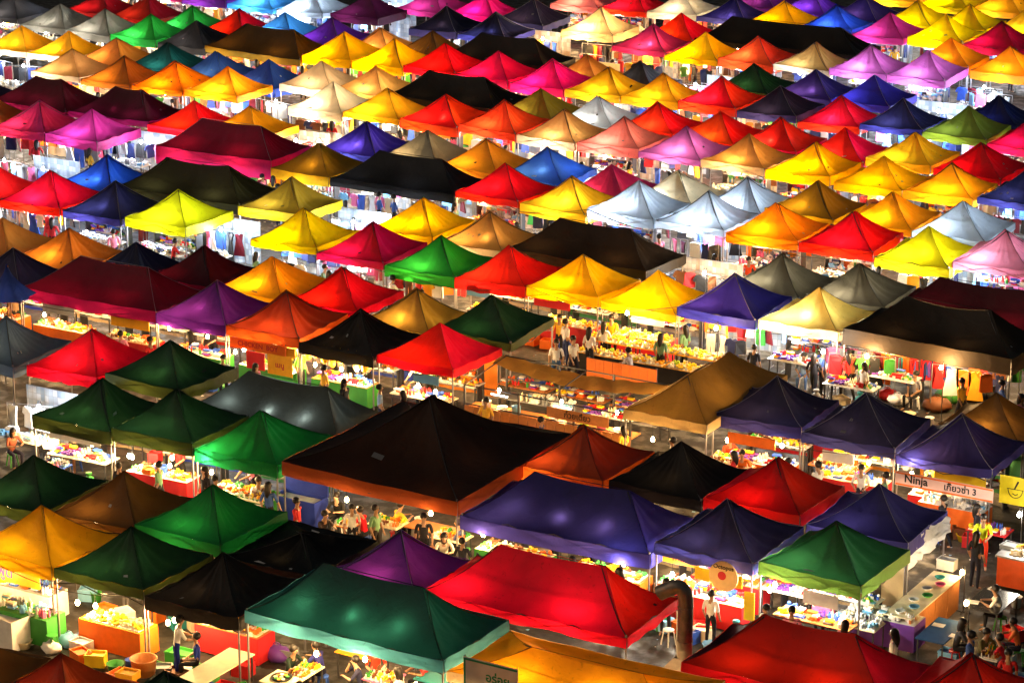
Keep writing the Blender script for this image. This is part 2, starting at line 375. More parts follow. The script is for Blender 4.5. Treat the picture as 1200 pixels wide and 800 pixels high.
# rows: (Y in the grid frame, entries "colour apexpx apexpy [second ridge px] key=value")
ROWS = [
 (45.2, "brown -46 736|rust 71 763|darkgreen 196 783"),
 (52.6, "mustard 50 590|darkgreen 157 616|black 261 645|teal 385 660 506 690 pow=.5 hot=1|amber 622 755 742 785 flat=1 v=cream sag=.2 pow=1.5"),
 (56.0, "darkgreen 39 531|brown 145 550|leaf 247 567|net 352 622 flat=1 sag=.22|purple 470 621|red 575 634 712 665|deepred 905 720 995 744 w=5.4|deepred 1140 765"),
 (62.2, "darkgreen 116 443|darkgreen 210 455|leaf 309 480|deepindigo 625 555 735 572 hot=1 pow=.7|navy 856 584|forest 980 610"),
 (65.8, "bluegrey 7 371|red 106 385|darkgreen 200 398|slate 285 435 386 452 hot=1 pow=.6 tone=cool|rust 686 497|black 797 516|deepred 909 535|midnight 1030 565"),
 (72.4, "navy 20 291|maroon 94 301 166 312|purple 252 328|rust 335 340|black 422 362|red 515 377|navy 910 440|navy 1017 460|midnight 1129 485"),
 (75.4, "brownorange 2 254|brownorange 79 267|darknavy 160 283|darkmaroon 236 287|amber 321 300|red 403 312|khaki 489 337|darkgreen 579 345|brown 1167 459"),
 (81.8, "redorange -10 191|red 61 199|navy 135 212|lime 209 222|yellow 357 243|crimson 437 259|green 514 275|redorange 599 287|yellow 686 298|yellow 772 316|royal 860 320|butter 959 335 hot=1|tarpblack 1057 349 1161 362 vh=.55 sag=.42"),
 (85.5, "blue 124 181|oliveblack 196 184 270 196|olive 339 207|yellow 494 231 hot=1|tan 574 247|brownblack 656 255 742 269|olivegrey 917 297|olivegrey 1010 308|darkmaroon 1104 326 1200 337"),
 (91.8, "brownorange -12 110|magenta 44 117|magenta 107 127|maroon 241 140 304 146 vh=.8|olive 379 167|black 442 175 512 185|red 594 191|amber 669 206 hot=1|lightgrey 749 211|lightgrey 830 223|orange 912 237|red 999 247|lime 1089 264|pink 1180 269"),
 (95.3, "navy -28 86|darkmaroon 42 89 71 92 w=4.5|darkmaroon 135 101 164 106 w=4.5|red 226 117|amber 294 124|indigo 427 142 hot=1|grey 500 152|orange2 570 162|blue 644 172 hot=1|magenta 715 192|cream 796 199|lightgrey 877 207|olive 956 211|amber 1045 224|lightgrey 1131 235"),
 (101.5, "tan 86 57|brownorange 145 65|orange 206 71 pow=1.6|orange 267 77 pow=1.6|cream 390 95 pow=1.5|amber 455 103 pow=1.4|redorange 522 110|redorange 595 117|tan 660 127|coral 731 136|mauve 801 147|tan 877 156|yellow 954 166 hot=1|yellow 1035 182|amber 1115 190|navy 1205 197"),
 (105.0, "amber 24 30 v=cream|amber 80 36 v=cream|brownorange 136 44|teal 197 49 v=teal|blue 255 60|blue 315 69|beige 380 71|tanorange 441 77|black 506 84 561 89|olive 632 103|lightgrey 703 112|red 772 119|redorange 842 130|red 916 137|red 991 149|amber 1071 154|crimson 1151 167"),
 (110.8, "charcoal 15 -8|grey 69 4|grey 122 10|green 176 16|charcoal 232 24|olivebrown 290 29 343 35|yellow 402 37 pow=1.4|yellow 462 45 pow=1.4|red 522 50|hotpink 582 59|hotpink 649 69|mustard 714 78|amber 779 85|red 846 89|navy 914 100|red 987 112|navy 1062 115|olivegreen 1137 124|crimson 1205 137"),
 (114.5, "darkred 125 -12|darkred 178 -5|green 221 6|red 276 10|skyblue 331 14|purple 390 20|tan 447 32|brown 506 36|black 565 38 622 44|brownorange 686 66|charcoal 748 73|darkgreen 885 74|indigo 956 81 hot=1|indigo 1024 87|darknavy 1171 111"),
 (120.9, "navy 155 -38|magenta 206 -33|purple 256 -27|skyblue 310 -20|lightgrey 368 -14|plum 432 -8|navy 525 7|navy 581 14|cream 716 10 pow=2.2 top=3.75|magenta 760 27 hot=1|yellow 825 37|redorange 887 42|tan 952 49|mauve 1019 52|mauve 1086 58"),
 (124.8, "magenta 508 -15|hotpink 570 -9|navy 622 -2|red 800 15|black 859 20 987 32|orange 1115 44|orange 1185 54"),
 (130.5, "pink 688 -21|red 745 -15|lightgrey 803 -12|indigo 861 -5|yellow 919 1|blue 981 5|magenta 1042 14|yellow 1109 16|crimson 1175 25"),
 (134.2, "purple 897 -18|purple 956 -12|indigo 1012 -6|yellow 1074 0|yellow 1135 4|amber 1205 10"),
 (140.2, "amber 1055 -26|yellow 1118 -20|amber 1180 -14"),
]
for ri, (rv, spec) in enumerate(ROWS):
    row = []
    for e in spec.split('|'):
        p = e.split(); nums = [float(q) for q in p[1:] if '=' not in q]
        op = dict((q.split('=')[0], q.split('=')[1]) for q in p[1:] if '=' in q)
        for k in op:
            try: op[k] = float(op[k])
            except ValueError: pass
        Y = rv+OY
        if len(nums) == 4:
            a, b = at_y(nums[0], nums[1], Y), at_y(nums[2], nums[3], Y)
            X = (a.x+b.x)/2; z = (a.z+b.z)/2
            ncell = max(2, round((b.x-a.x)/3)+1); w_ = op.get('w', ncell*3.0)-.05
            gx = (w_-2.95)/2
        else:
            a = at_y(nums[0], nums[1], Y); X = a.x; z = a.z; w_ = 2.95; gx = 0
        row.append([p[0], X, z, w_, gx, op, nums[:2]])
    row.sort(key=lambda q: q[1])
    for it in range(60):                     # neighbours stand side by side, never inside each other
        for a, b in zip(row, row[1:]):
            over = (a[3]+b[3])/2+.03-(b[1]-a[1])
            if over > 0:
                a[1] -= over/2; b[1] += over/2
    for c, X, z, w_, gx, op, px in row:
        rise = 1.02
        if op.get('flat'): rise = .45
        top = min(3.45, max(2.72, z))
        if 'top' in op: top = op['top']
        if op.get('flat'): top = max(2.3, z)
        add_tent(c, X, Y_ if False else rv+OY, w_, 2.95, top-rise, rise, gx, 0, ri, px, op)
# the 6 x 6 m dark brown marquee and the deep olive tan tent whose ridge runs across the rows
pN, pL, pR = at_z(536,585,2.2), at_z(325,544,2.2), at_z(667,507,2.2)
big = add_tent('bigbrown', (pL.x+pN.x)/2, (pN.y+pR.y)/2, pN.x-pL.x, pR.y-pN.y, 2.2, 1.6, 0, 0, 3, (500,460), {'vh':.42, 'yaw':0})
qN, qL = at_z(832,497,2.15), at_z(729,482,2.15)
olv = add_tent('olivetan', (qL.x+qN.x)/2, qN.y+2.6, qN.x-qL.x, 5.6, 2.15, .98, 0, 1.35, 5, (807,442), {'vh':.3, 'yaw':0})
for t in TENTS: build_tent(t)

# ------------------------------------------------------------------ labels for tents, told apart by colour and neighbours
def word(t): return PAL[t.c][2]
def neigh(t):
    l = r = b = None
    for q in TENTS:
        if q is t: continue
        if abs(q.Y-t.Y) < 1:
            g_ = abs(q.X-t.X)-(q.w+t.w)/2
            if g_ < 1.2:
                if q.X < t.X: l = q
                else: r = q
        elif 2.5 < abs(q.Y-t.Y) < 4.6 and abs(q.X-t.X) < (q.w+t.w)/2*.6:
            b = q
    return l, r, b
def shape(t):
    if t.gy: return 'deep ridged'
    if t.gx > 2: return 'extra long ridged'
    if t.gx: return 'long ridged'
    if t.w > 4: return 'huge square'
    return 'square'
for t in TENTS:
    l, r, b = neigh(t)
    if l and r: s = f'between {word(l)} and {word(r)} tents'
    elif l or r: s = f'at a row end beside the {word(l or r)} tent'
    else: s = 'standing alone'
    t.desc = f'{word(t)} tent {s}'
    t.label = f'{word(t)} {shape(t)} tent {s}'
    t.back = f', backing onto {word(b)} tent' if b else ''
seen = {}
for t in TENTS: seen.setdefault(t.label, []).append(t)
for k, v in seen.items():
    if len(v) > 1:
        for t in v: t.label = (t.label.replace('at a row end ', '')+t.back)
for t in TENTS:
    if t.row == 19: t.label += ' in the outermost row'
    wds = t.label.split()
    tag(t.obj, ' '.join(wds[:16]), 'tent', 'canopy tents of the night market')
def under(t, n=16, pre=''):
    s = f'{pre} under the {t.desc}'.split()
    return ' '.join(s[:n])

# ------------------------------------------------------------------ lamps
WARM, NEUT, COOL = (1,.60,.23), (1,.86,.66), (.80,.90,1)
GL = {'warm': globe_mat('warm_globe', (1,.72,.36), 26), 'neut': globe_mat('white_globe', (1,.9,.75), 26), 'cool': globe_mat('cool_globe', (.86,.94,1), 26)}
LC = {'warm': WARM, 'neut': NEUT, 'cool': COOL}
def globe_mesh():
    b = MB(); b.lathe([(.012,-.09),(.042,-.074),(.058,-.036),(.058,0),(.044,.036),(.022,.075)], 10)
    return b.mesh('bulb', None, True)
def cord_mesh(h):
    b = MB(); b.bar((0,0,.06), (0,0,h), .006, 4); b.lathe([(.02,.06),(.022,.075),(.022,.12),(.012,.135)], 8)
    return b.mesh('cord', CORD)
NB = 0
def bulb(x, y, z, h, tone, watts, label, group='hanging bulbs over the stalls'):
    o = link('hanging_bulb', cached('globe', lambda: globe_mesh()), None, (x, y, z))
    if len(o.data.materials) == 0: o.data.materials.append(GL['warm'])
    setmat(o, GL[tone])
    link('cord', cached(('cord', round(h,2)), lambda: cord_mesh(round(h,2))), o)
    ld = cached(('light', tone, round(watts), y > -8), lambda: bpy.data.lights.new('bulb_glow', 'POINT'))
    ld.energy = watts*(1.5 if y > -8 else 1.15); ld.color = LC[tone]; ld.shadow_soft_size = .045
    link('bulb_glow', ld, o, (0,0,-.02))
    tag(o, label, 'bulb', group)
    return o
def tone_of(px):
    x, y = px
    if y < 260 and x < 180 and y > 95: return 'cool'
    if 180 <= x < 480 and 170 < y < 262: return 'cool'
    if 330 < x < 500 and 60 < y < 165: return 'neut'
    if x > 930 and y < 160: return 'cool'
    if 300 < x < 620 and y < 30: return 'cool'
    if 720 < x < 890 and 190 < y < 240: return 'cool'
    if 590 < x < 830 and 160 > y > 60: return 'neut'
    if x > 1060 and 195 < y < 300: return 'cool'
    if x < 260 and y < 60: return 'neut'
    if x > 840 and 320 > y > 280: return 'neut'
    if x > 820 and 560 < y < 640: return 'neut'
    if 20 < x < 300 and 180 < y < 230: return 'cool'
    return 'warm'
for t in TENTS:
    tone = t.tone = t.o.get('tone', tone_of(t.px) if rnd.random() > .2 or t.row < 6 else rnd.choice(['warm','neut','cool'])); pw = t.o.get('pow', 1.0)*rnd.uniform(.75, 1.3)
    base = {'warm': 170, 'neut': 185, 'cool': 180}[tone]*pw*(.7 if t.row <= 5 else 1)
    n = 1 if t.gx == 0 and t.gy == 0 and t.w < 4 else 2
    for i in range(n):
        x = rnd.uniform(-1.0,0) if n == 1 else (i-.5)*t.w*.5+rnd.uniform(-.7,.1)
        z = t.eave-.38-rnd.uniform(0,.1); h = t.eave-.12-z
        a = R(t.yaw); lx, ly = x, -.62
        bulb(t.X+lx*math.cos(a)-ly*math.sin(a), t.Y+lx*math.sin(a)+ly*math.cos(a), z, h, tone, base/(1 if n == 1 else 1.4),
             under(t, 16, {'warm':'warm bulb', 'neut':'white bulb', 'cool':'cold white bulb'}[tone]))
    if t.row in (1,3,5):
        for sx in ((-.9,.75) if n == 1 else (-2.2,-.8,.7,2.1)):
            if rnd.random() < .4: continue
            lx, ly = sx*min(1, t.w/2.95 if n == 1 else t.w/5.9)+rnd.uniform(-.15,.15), -t.d/2+.12
            z = t.eave-.45-rnd.uniform(0,.45)
            bulb(t.X+lx*math.cos(a)-ly*math.sin(a), t.Y+lx*math.sin(a)+ly*math.cos(a), z, t.eave-.1-z, tone if rnd.random() < .8 else 'neut', rnd.choice([45,70,100]), under(t, 16, 'front edge bulb'), 'bulbs along the front edges')
    if ('hot' in t.o or rnd.random() < .38) and t.rise > .9 and t.w < 9:      # a bulb standing on the cross bar, close under the cloth
        for sx in ((-1.7, -.2, 1.25) if t.gx > 1.2 else (rnd.uniform(-.35,.35),)):
            ly = -.62; o = bulb(t.X+sx*math.cos(a)-ly*math.sin(a), t.Y+sx*math.sin(a)+ly*math.cos(a), t.eave-.01, .12, tone, 40 if 'hot' in t.o else rnd.choice([10,16,22]), under(t, 16, 'high bulb close to the cloth'), 'high bulbs close under the canopies')
            o.rotation_euler = (math.pi, 0, 0)
# ------------------------------------------------------------------ people: one skinned body mesh per pose, shared by look-alikes
def attr_mat(name, prop, rough):
    m = bpy.data.materials.new(name); m.use_nodes = True
    n = m.node_tree; b = n.nodes['Principled BSDF']; b.inputs['Roughness'].default_value = rough
    b.inputs['Specular IOR Level'].default_value = .25
    a = n.nodes.new('ShaderNodeAttribute'); a.attribute_type = 'OBJECT'; a.attribute_name = prop
    tc = n.nodes.new('ShaderNodeTexCoord'); nz = n.nodes.new('ShaderNodeTexNoise'); nz.inputs['Scale'].default_value = 9
    n.links.new(tc.outputs['Object'], nz.inputs['Vector'])
    mr = n.nodes.new('ShaderNodeMapRange'); mr.inputs[3].default_value = .7; mr.inputs[4].default_value = 1.2
    n.links.new(nz.outputs['Fac'], mr.inputs[0])
    mx = n.nodes.new('ShaderNodeMix'); mx.data_type = 'RGBA'; mx.blend_type = 'MULTIPLY'; mx.inputs[0].default_value = 1
    n.links.new(a.outputs['Color'], mx.inputs[6]); n.links.new(mr.outputs[0], mx.inputs[7])
    n.links.new(mx.outputs[2], b.inputs['Base Color'])
    bp = n.nodes.new('ShaderNodeBump'); bp.inputs['Strength'].default_value = .4; bp.inputs['Distance'].default_value = .02
    n.links.new(nz.outputs['Fac'], bp.inputs['Height']); n.links.new(bp.outputs[0], b.inputs['Normal'])
    return m
PM = [attr_mat('person_skin', 'skin', .5), attr_mat('person_shirt', 'shirt', .8), attr_mat('person_trousers', 'trousers', .85)]
HAIRM = mat('dark_hair', (.012,.009,.008), .45)
EYEM = mat('dark_eye', (.01,.01,.01), .2)
def pose(kind):
    J = {}
    def s(n, p, r, par, tag_): J[n] = (Vector(p), r if isinstance(r, tuple) else (r, r), par, tag_)
    sit = kind.startswith('sit'); dz = -.42 if sit else 0
    lean = {'sit_eat': -.16, 'sit_chin': -.12, 'reach': -.10}.get(kind, 0)
    s('pelvis', (0,0,.93+dz), (.15,.115), None, 2)
    s('spine', (0,lean*.4,1.12+dz), (.135,.10), 'pelvis', 1)
    s('chest', (0,lean*.8,1.30+dz), (.155,.105), 'spine', 1)
    s('neck', (0,lean*1.05,1.455+dz), .052, 'chest', 0)
    hx = (.0, lean*1.25-.02)
    s('jaw', (hx[0],hx[1]-.012,1.53+dz), .066, 'neck', 0)
    s('head', (hx[0],hx[1],1.60+dz), (.078,.095), 'jaw', 0)
    s('crown', (hx[0],hx[1]+.01,1.675+dz), .052, 'head', 0)
    s('nose', (hx[0],hx[1]-.108,1.585+dz), .012, 'head', 0)
    for sd_, n in ((-1,'l'),(1,'r')):
        s('ear'+n, (hx[0]+sd_*.088, hx[1]+.015, 1.59+dz), .014, 'head', 0)
        sh = Vector((sd_*.175, lean*.85, 1.385+dz))
        s('sh'+n, sh, .062, 'chest', 1)
        if kind == 'stand': el, wr = Vector((sd_*.235,.03,1.12)), Vector((sd_*.235,-.08,.90))
        elif kind == 'walk': el, wr = Vector((sd_*.23,sd_*.1,1.13)), Vector((sd_*.22,sd_*.12-.1,.92))
        elif kind == 'reach': el, wr = Vector((sd_*.25,-.22,1.16)), Vector((sd_*.16,-.42,1.10))
        elif kind == 'sit': el, wr = Vector((sd_*.25,-.02,.70)), Vector((sd_*.13,-.22,.60))
        elif kind == 'sit_eat': el, wr = Vector((sd_*.27,-.28,.76)), Vector((sd_*.14,-.46,.80))
        else:
            if sd_ < 0: el, wr = Vector((sd_*.22,-.36,.78)), Vector((sd_*.08,-.31,.99))
            else: el, wr = Vector((sd_*.27,-.28,.76)), Vector((sd_*.05,-.42,.78))
        s('el'+n, el, .043, 'sh'+n, 1)
        mid = el.lerp(wr, .35); s('fa'+n, mid, .040, 'el'+n, 0)
        s('wr'+n, wr, .026, 'fa'+n, 0)
        d = (wr-el).normalized(); side = d.cross(Vector((0,0,1)) if abs(d.z) < .8 else Vector((0,1,0))).normalized()
        pm = wr+d*.055; s('palm'+n, pm, (.036,.022), 'wr'+n, 0)
        curl = Vector((0,0,-1)) if abs(d.z) < .8 else Vector((0,-1,0))
        for k in range(4):
            b0 = pm+d*.03+side*(k-1.5)*.02; ln = (.030,.036,.034,.026)[k]
            s(f'f{n}{k}a', b0+d*ln, .0085, 'palm'+n, 0); s(f'f{n}{k}b', b0+d*ln*1.7+curl*ln*.7, .0075, f'f{n}{k}a', 0)
        tb = pm-d*.02-side*sd_*.035*(1 if abs(d.z) > .8 else -1)
        s(f't{n}a', tb, .010, 'palm'+n, 0); s(f't{n}b', tb+d*.035, .009, f't{n}a', 0)
        hp = Vector((sd_*.095,0,.90+dz)); s('hip'+n, hp, .088, 'pelvis', 2)
        if sit: kn, an = Vector((sd_*.14,-.43,.50)), Vector((sd_*.14,-.40,.09))
        elif kind == 'walk': kn, an = Vector((sd_*.1,-.03-sd_*.14,.50)), Vector((sd_*.1,.06-sd_*.24,.09))
        else: kn, an = Vector((sd_*.105,-.02,.50)), Vector((sd_*.11,.02,.09))
        s('kn'+n, kn, .060, 'hip'+n, 2); s('cf'+n, kn.lerp(an,.3)+Vector((0,.015,0)), .056, 'kn'+n, 2)
        s('an'+n, an, .038, 'cf'+n, 2); s('toe'+n, an+Vector((sd_*.02,-.16,-.055)), .03, 'an'+n, 0)
    names = list(J); idx = {n: i for i, n in enumerate(names)}
    vs = [J[n][0] for n in names]; es = [(idx[J[n][2]], idx[n]) for n in names if J[n][2]]
    me = bpy.data.meshes.new('tmp'); me.from_pydata([tuple(v) for v in vs], es, [])
    ob = bpy.data.objects.new('tmp', me); COL.objects.link(ob)
    sk = ob.modifiers.new('skin', 'SKIN'); sk.use_smooth_shade = True; sk.branch_smoothing = .6
    sv = me.skin_vertices[0].data
    for i, n in enumerate(names):
        sv[i].radius = J[n][1]; sv[i].use_root = (n == 'pelvis')
    ss = ob.modifiers.new('sub', 'SUBSURF'); ss.levels = 1; ss.render_levels = 1
    dg = bpy.context.evaluated_depsgraph_get(); dg.update()
    res = bpy.data.meshes.new_from_object(ob.evaluated_get(dg)); res.name = 'person_'+kind
    bpy.data.objects.remove(ob)
    res.materials.clear()
    for m in PM: res.materials.append(m)
    segs = [(J[J[n][2]][0], J[n][0], J[n][3]) for n in names if J[n][2]]
    mi = []
    for p in res.polygons:
        c = p.center; best = (9, 0)
        for a, b, tg in segs:
            ab = b-a; t = max(0, min(1, (c-a).dot(ab)/max(1e-9, ab.length_squared)))
            dd = (a+ab*t-c).length
            if dd < best[0]: best = (dd, tg)
        mi.append(best[1])
    res.polygons.foreach_set('material_index', mi)
    res.polygons.foreach_set('use_smooth', [True]*len(mi))
    return res, J['head'][0]
POSES = {k: pose(k) for k in ('stand', 'walk', 'reach', 'sit', 'sit_eat', 'sit_chin')}
def hair_mesh(long):
    b = MB(); n = 14; prof = []
    for i in range(9):
        a = math.pi*i/8-math.pi/2; prof.append((.104*math.cos(a)+.002, .108*math.sin(a)))
    b.lathe(prof, n)
    vs = [(x, y*1.06, z) for x, y, z in b.v]
    if long:
        vs = [(x*(1-.25*max(0,-z)*4), y+max(0,-z)*.3 + (.03 if z < 0 else 0), z if z > 0 else z*3.6) for x, y, z in vs]
    vs = [(x, y+.038, z+.035) for x, y, z in vs]
    return mesh('hair', vs, b.f, HAIRM, True)
HAIR = {False: hair_mesh(False), True: hair_mesh(True)}
def eye_mesh():
    b = MB()
    for i in (-1, 1): b.lathe([(.003,-.009),(.010,-.005),(.010,.005),(.003,.009)], 6, (i*.032, -.088, .012))
    return b.mesh('eyes', EYEM)
SKINS = [(.42,.24,.15), (.36,.20,.12), (.50,.30,.20), (.30,.16,.09)]
def person(x, y, z, rz, kind, shirt, trousers, label, long=False, eyes=False, scale=1, group=None):
    me, hd = POSES[kind]
    o = link('person', me, None, (x, y, z)); o.rotation_euler = (0,0,rz); o.scale = (scale,)*3
    o['shirt'] = [*lin(shirt)]; o['trousers'] = [*lin(trousers)]; o['skin'] = [*rnd.choice(SKINS)]
    link('hair', HAIR[long], o, hd)
    if eyes: link('eyes', cached('eyes', eye_mesh), o, hd)
    tag(o, label, 'person', group)
    return o

# ------------------------------------------------------------------ goods
def cm(name, rgb, **k): return mat('goods_'+name, lin(rgb), k.pop('rough', .6), **k)
GC = {n: cm(n, c) for n, c in dict(white=(235,235,235), cream=(240,225,190), black=(25,25,28), navy=(30,40,90), blue=(50,90,190), sky=(120,180,225), red=(200,30,35),
      pink=(235,110,160), yellow=(250,205,30), gold=(240,170,30), orange=(235,110,25), green=(60,150,60), lime=(170,210,50), purple=(110,60,160), grey=(130,135,140),
      brown=(110,65,35), teal=(40,140,150), wine=(110,20,40)).items()}
def garment(kind):
    b = MB()
    if kind == 'shirt':
        P = [(-.08,0),(-.24,-.06),(-.33,-.26),(-.25,-.31),(-.19,-.19),(-.20,-.70),(.20,-.70),(.19,-.19),(.25,-.31),(.33,-.26),(.24,-.06),(.08,0),(0,-.05)]
    elif kind == 'dress':
        P = [(-.07,0),(-.17,-.03),(-.15,-.3),(-.27,-.98),(.27,-.98),(.15,-.3),(.17,-.03),(.07,0),(0,-.07)]
    elif kind == 'trousers':
        P = [(-.18,0),(-.2,-.3),(-.18,-.95),(-.03,-.95),(0,-.34),(.03,-.95),(.18,-.95),(.2,-.3),(.18,0)]
    else:
        P = [(-.1,0),(-.23,-.05),(-.26,-.66),(-.19,-.66),(-.18,-.2),(-.19,-.68),(.19,-.68),(.18,-.2),(.19,-.66),(.26,-.66),(.23,-.05),(.1,0)]
    b.prism(P, -.03, .03)
    vs = [(x, y+.03*math.sin(z*9+x*11), z) for x, y, z in b.v]
    b.v = vs; b.bar((0,0,-.02), (0,0,.07), .006)
    return b.mesh('garment', None)
GKINDS = ['shirt','dress','trousers','jacket']
GSETS = {'cool': ['white','white','sky','navy','black','black','grey','blue','pink','cream','navy','wine'], 'neut': ['white','cream','black','black','grey','red','blue','gold','brown','navy'],
         'warm': ['red','orange','black','brown','gold','navy','white','wine','green']}
def rack(x, y, rz, wd, tone, label, n=None, z=1.72, cols=None, kinds=GKINDS):
    e = empty('clothes_rail', (x, y, 0), rz)
    def rm():
        b = MB(); b.bar((-wd/2,0,z), (wd/2,0,z), .014, 6)
        for s in (-1,1):
            b.bar((s*wd/2,0,.03), (s*wd/2,0,z+.01), .014, 6); b.bar((s*wd/2,-.25,.02), (s*wd/2,.25,.02), .014, 6)
        return b.mesh('rail', STEEL)
    link('rail', cached(('rail', round(wd,1), z), rm), e)
    n = n or int(wd/.4)
    cols = cols or GSETS[tone]
    for i in range(n):
        k = rnd.choice(kinds)
        g_ = link('garment', cached(('g', k), lambda: garment(k)), e, (-wd/2+wd*(i+.5)/n+rnd.uniform(-.05,.05), rnd.uniform(-.03,.03), z-.07))
        if len(g_.data.materials) == 0: g_.data.materials.append(WHITE)
        setmat(g_, GC[rnd.choice(cols)]); g_.rotation_euler = (rnd.uniform(-.06,.06),rnd.uniform(-.07,.07),rnd.gauss(0,.5)); s_ = rnd.uniform(.72,1.08); g_.scale = (s_,s_,s_)
    tag(e, label, 'clothes rail', 'clothes rails in the stalls')
    return e
def heap(seed, cols, wd, dp, n, size, rowsy=4, kind='box', lift=.0):
    """Small goods on a table, too small to tell apart singly: filled trays, bottles, packets, price cards."""
    rr = random.Random(seed); b = MB(); N = len(cols)
    def item(x, y, z, s, k):
        if k == 0: b.lathe([(s*.35,0),(s*.6,s*.3),(s*.55,s*.7),(s*.2,s)], 6, (x,y,z))
        elif k == 1: b.box(x-s*rr.uniform(.4,.8), x+s*rr.uniform(.4,.8), y-s*.5, y+s*.5, z, z+s*rr.uniform(.5,1.3))
        else: b.lathe([(s*.4,0),(s*.42,s*1.4),(s*.16,s*1.9),(s*.16,s*2.3)], 6, (x,y,z))
    nx, ny = int(wd/.34), 2
    for i in range(nx):
        for j in range(ny):
            x0 = -wd/2+(i+.5)*wd/nx+rr.uniform(-.02,.02); y0 = -dp/2+(j+.5)*dp/ny; hw, hd = wd/nx*.44, dp/ny*.42
            if kind == 'ball' or rr.random() < .45:
                b.cur = N+rr.randrange(3); b.box(x0-hw,x0+hw,y0-hd,y0+hd,-.004,.025)
                b.cur = rr.randrange(N); c2 = rr.randrange(N); k = rr.choice([0,0,1])
                for q in range(13):
                    if rr.random() < .2: b.cur = c2
                    item(x0+rr.uniform(-.8,.8)*hw, y0+rr.uniform(-.75,.75)*hd, .02+rr.choice([0,0,.05]), size*rr.uniform(.7,1.1), k)
                if rr.random() < .5: b.cur = N; b.box(x0-.05,x0+.05,y0-hd-.012,y0-hd-.004,0,.12)
            elif rr.random() < .5:
                b.cur = rr.randrange(N)
                for q in range(rr.randrange(3,8)): item(x0+rr.uniform(-.8,.8)*hw, y0+rr.uniform(-.7,.7)*hd, -.003, size*.95, 2)
            else:
                for q in range(rr.randrange(2,6)):
                    b.cur = rr.randrange(N); xx = x0+rr.uniform(-.4,.4)*hw; yy = y0+rr.uniform(-.4,.4)*hd; ww = hw*rr.uniform(.4,.8)
                    b.box(xx-ww, xx+ww, yy-hd*.5, yy+hd*.5, -.004+q*.045, q*.045+.042)
    return b.mesh('goods', [GC[q] for q in cols]+[WHITE, STEEL, GC['cream']])
HEAPS = {
 'cloth': [heap(k, ['white','sky','pink','navy','cream','grey'], 1.9, .7, 46, .10) for k in range(3)],
 'food': [heap(k+10, ['yellow','gold','orange','cream','brown','green'], 1.9, .7, 60, .075, kind='ball') for k in range(3)],
 'mix': [heap(k+20, ['red','white','yellow','blue','green','orange','purple','cream'], 1.9, .7, 46, .09) for k in range(3)],
 'yellow': [heap(k+30, ['yellow','yellow','gold','lime','cream'], 1.9, .7, 110, .07, kind='ball') for k in range(3)],
 'white': [heap(k+40, ['white','white','cream','grey','sky'], 1.9, .7, 40, .11) for k in range(3)],
}
def table_mesh(wd, dp, h):
    t = MB(); t.box(-wd/2,wd/2,-dp/2,dp/2,h-.03,h); return t.mesh('table_top', None)
TLEG = cached('tleg', lambda: (lambda b: (b.box(-.018,.018,-.018,.018,0,1), b)[-1].mesh('leg', DARKSTEEL))(MB()))
def table(x, y, rz, label, top=None, wd=2.0, dp=.75, h=.76, goods=None, glabel=None, group='trestle tables of the stalls', skirt=None):
    e = empty('table', (x, y, 0), rz)
    tm = link('table_top', cached(('tt', wd, dp, h), lambda: table_mesh(wd, dp, h)), e)
    if len(tm.data.materials) == 0: tm.data.materials.append(WHITE)
    setmat(tm, top or WHITE)
    for sx in (-1,1):
        for sy in (-1,1):
            l = link('leg', TLEG, e, (sx*(wd/2-.06), sy*(dp/2-.06), 0)); l.scale = (1,1,h-.03)
    if skirt:
        k = MB(); N = 16
        pts = [(-wd/2-.012,dp/2),(-wd/2-.012,-dp/2-.012),(wd/2+.012,-dp/2-.012),(wd/2+.012,dp/2)]
        for a, b in zip(pts, pts[1:]):
            for i in range(N):
                p = [a[0]+(b[0]-a[0])*i/N, a[1]+(b[1]-a[1])*i/N]; q = [a[0]+(b[0]-a[0])*(i+1)/N, a[1]+(b[1]-a[1])*(i+1)/N]
                k.add([(p[0],p[1],h-.005),(q[0],q[1],h-.005),(q[0]*1.01,q[1]*1.02,.06),(p[0]*1.01,p[1]*1.02,.06)], [(0,1,2,3)])
        k.build('table_skirt', skirt, e)
    tag(e, label, 'table', group)
    if goods:
        o = link('stall_goods', rnd.choice(HEAPS[goods]), None, (x, y, h)); o.rotation_euler = (0,0,rz); o['kind'] = 'stuff'
        o.scale = (wd/2.0, dp/.75, 1)
        tag(o, glabel or f'heap of small {goods} goods on the table', 'goods', 'heaps of goods on the stall tables', 'stuff')
    return e
def backdrop(x, y, rz, wd, z0, z1, m, label):
    b = MB(); n = 24
    for i in range(n+1):
        s = i/n; yy = .03*math.sin(s*31)+.02*math.sin(s*13)
        b.v += [(-wd/2+wd*s, yy, z0), (-wd/2+wd*s, yy*.4, z1)]
    b.f = [(2*i,2*i+2,2*i+3,2*i+1) for i in range(n)]; b.mi = [0]*n
    o = b.build('backdrop_sheet', m, None, (x, y, 0), True); o.rotation_euler = (0,0,rz)
    r_ = MB(); r_.bar((-wd/2,0,z1), (wd/2,0,z1), .012); r_.bar((-wd/2,0,0), (-wd/2,0,z1), .012); r_.bar((wd/2,0,0), (wd/2,0,z1), .012)
    r_.build('hanging_frame', STEEL, o)
    tag(o, label, 'sheet', 'cloth sheets hung behind the stalls')
    return o
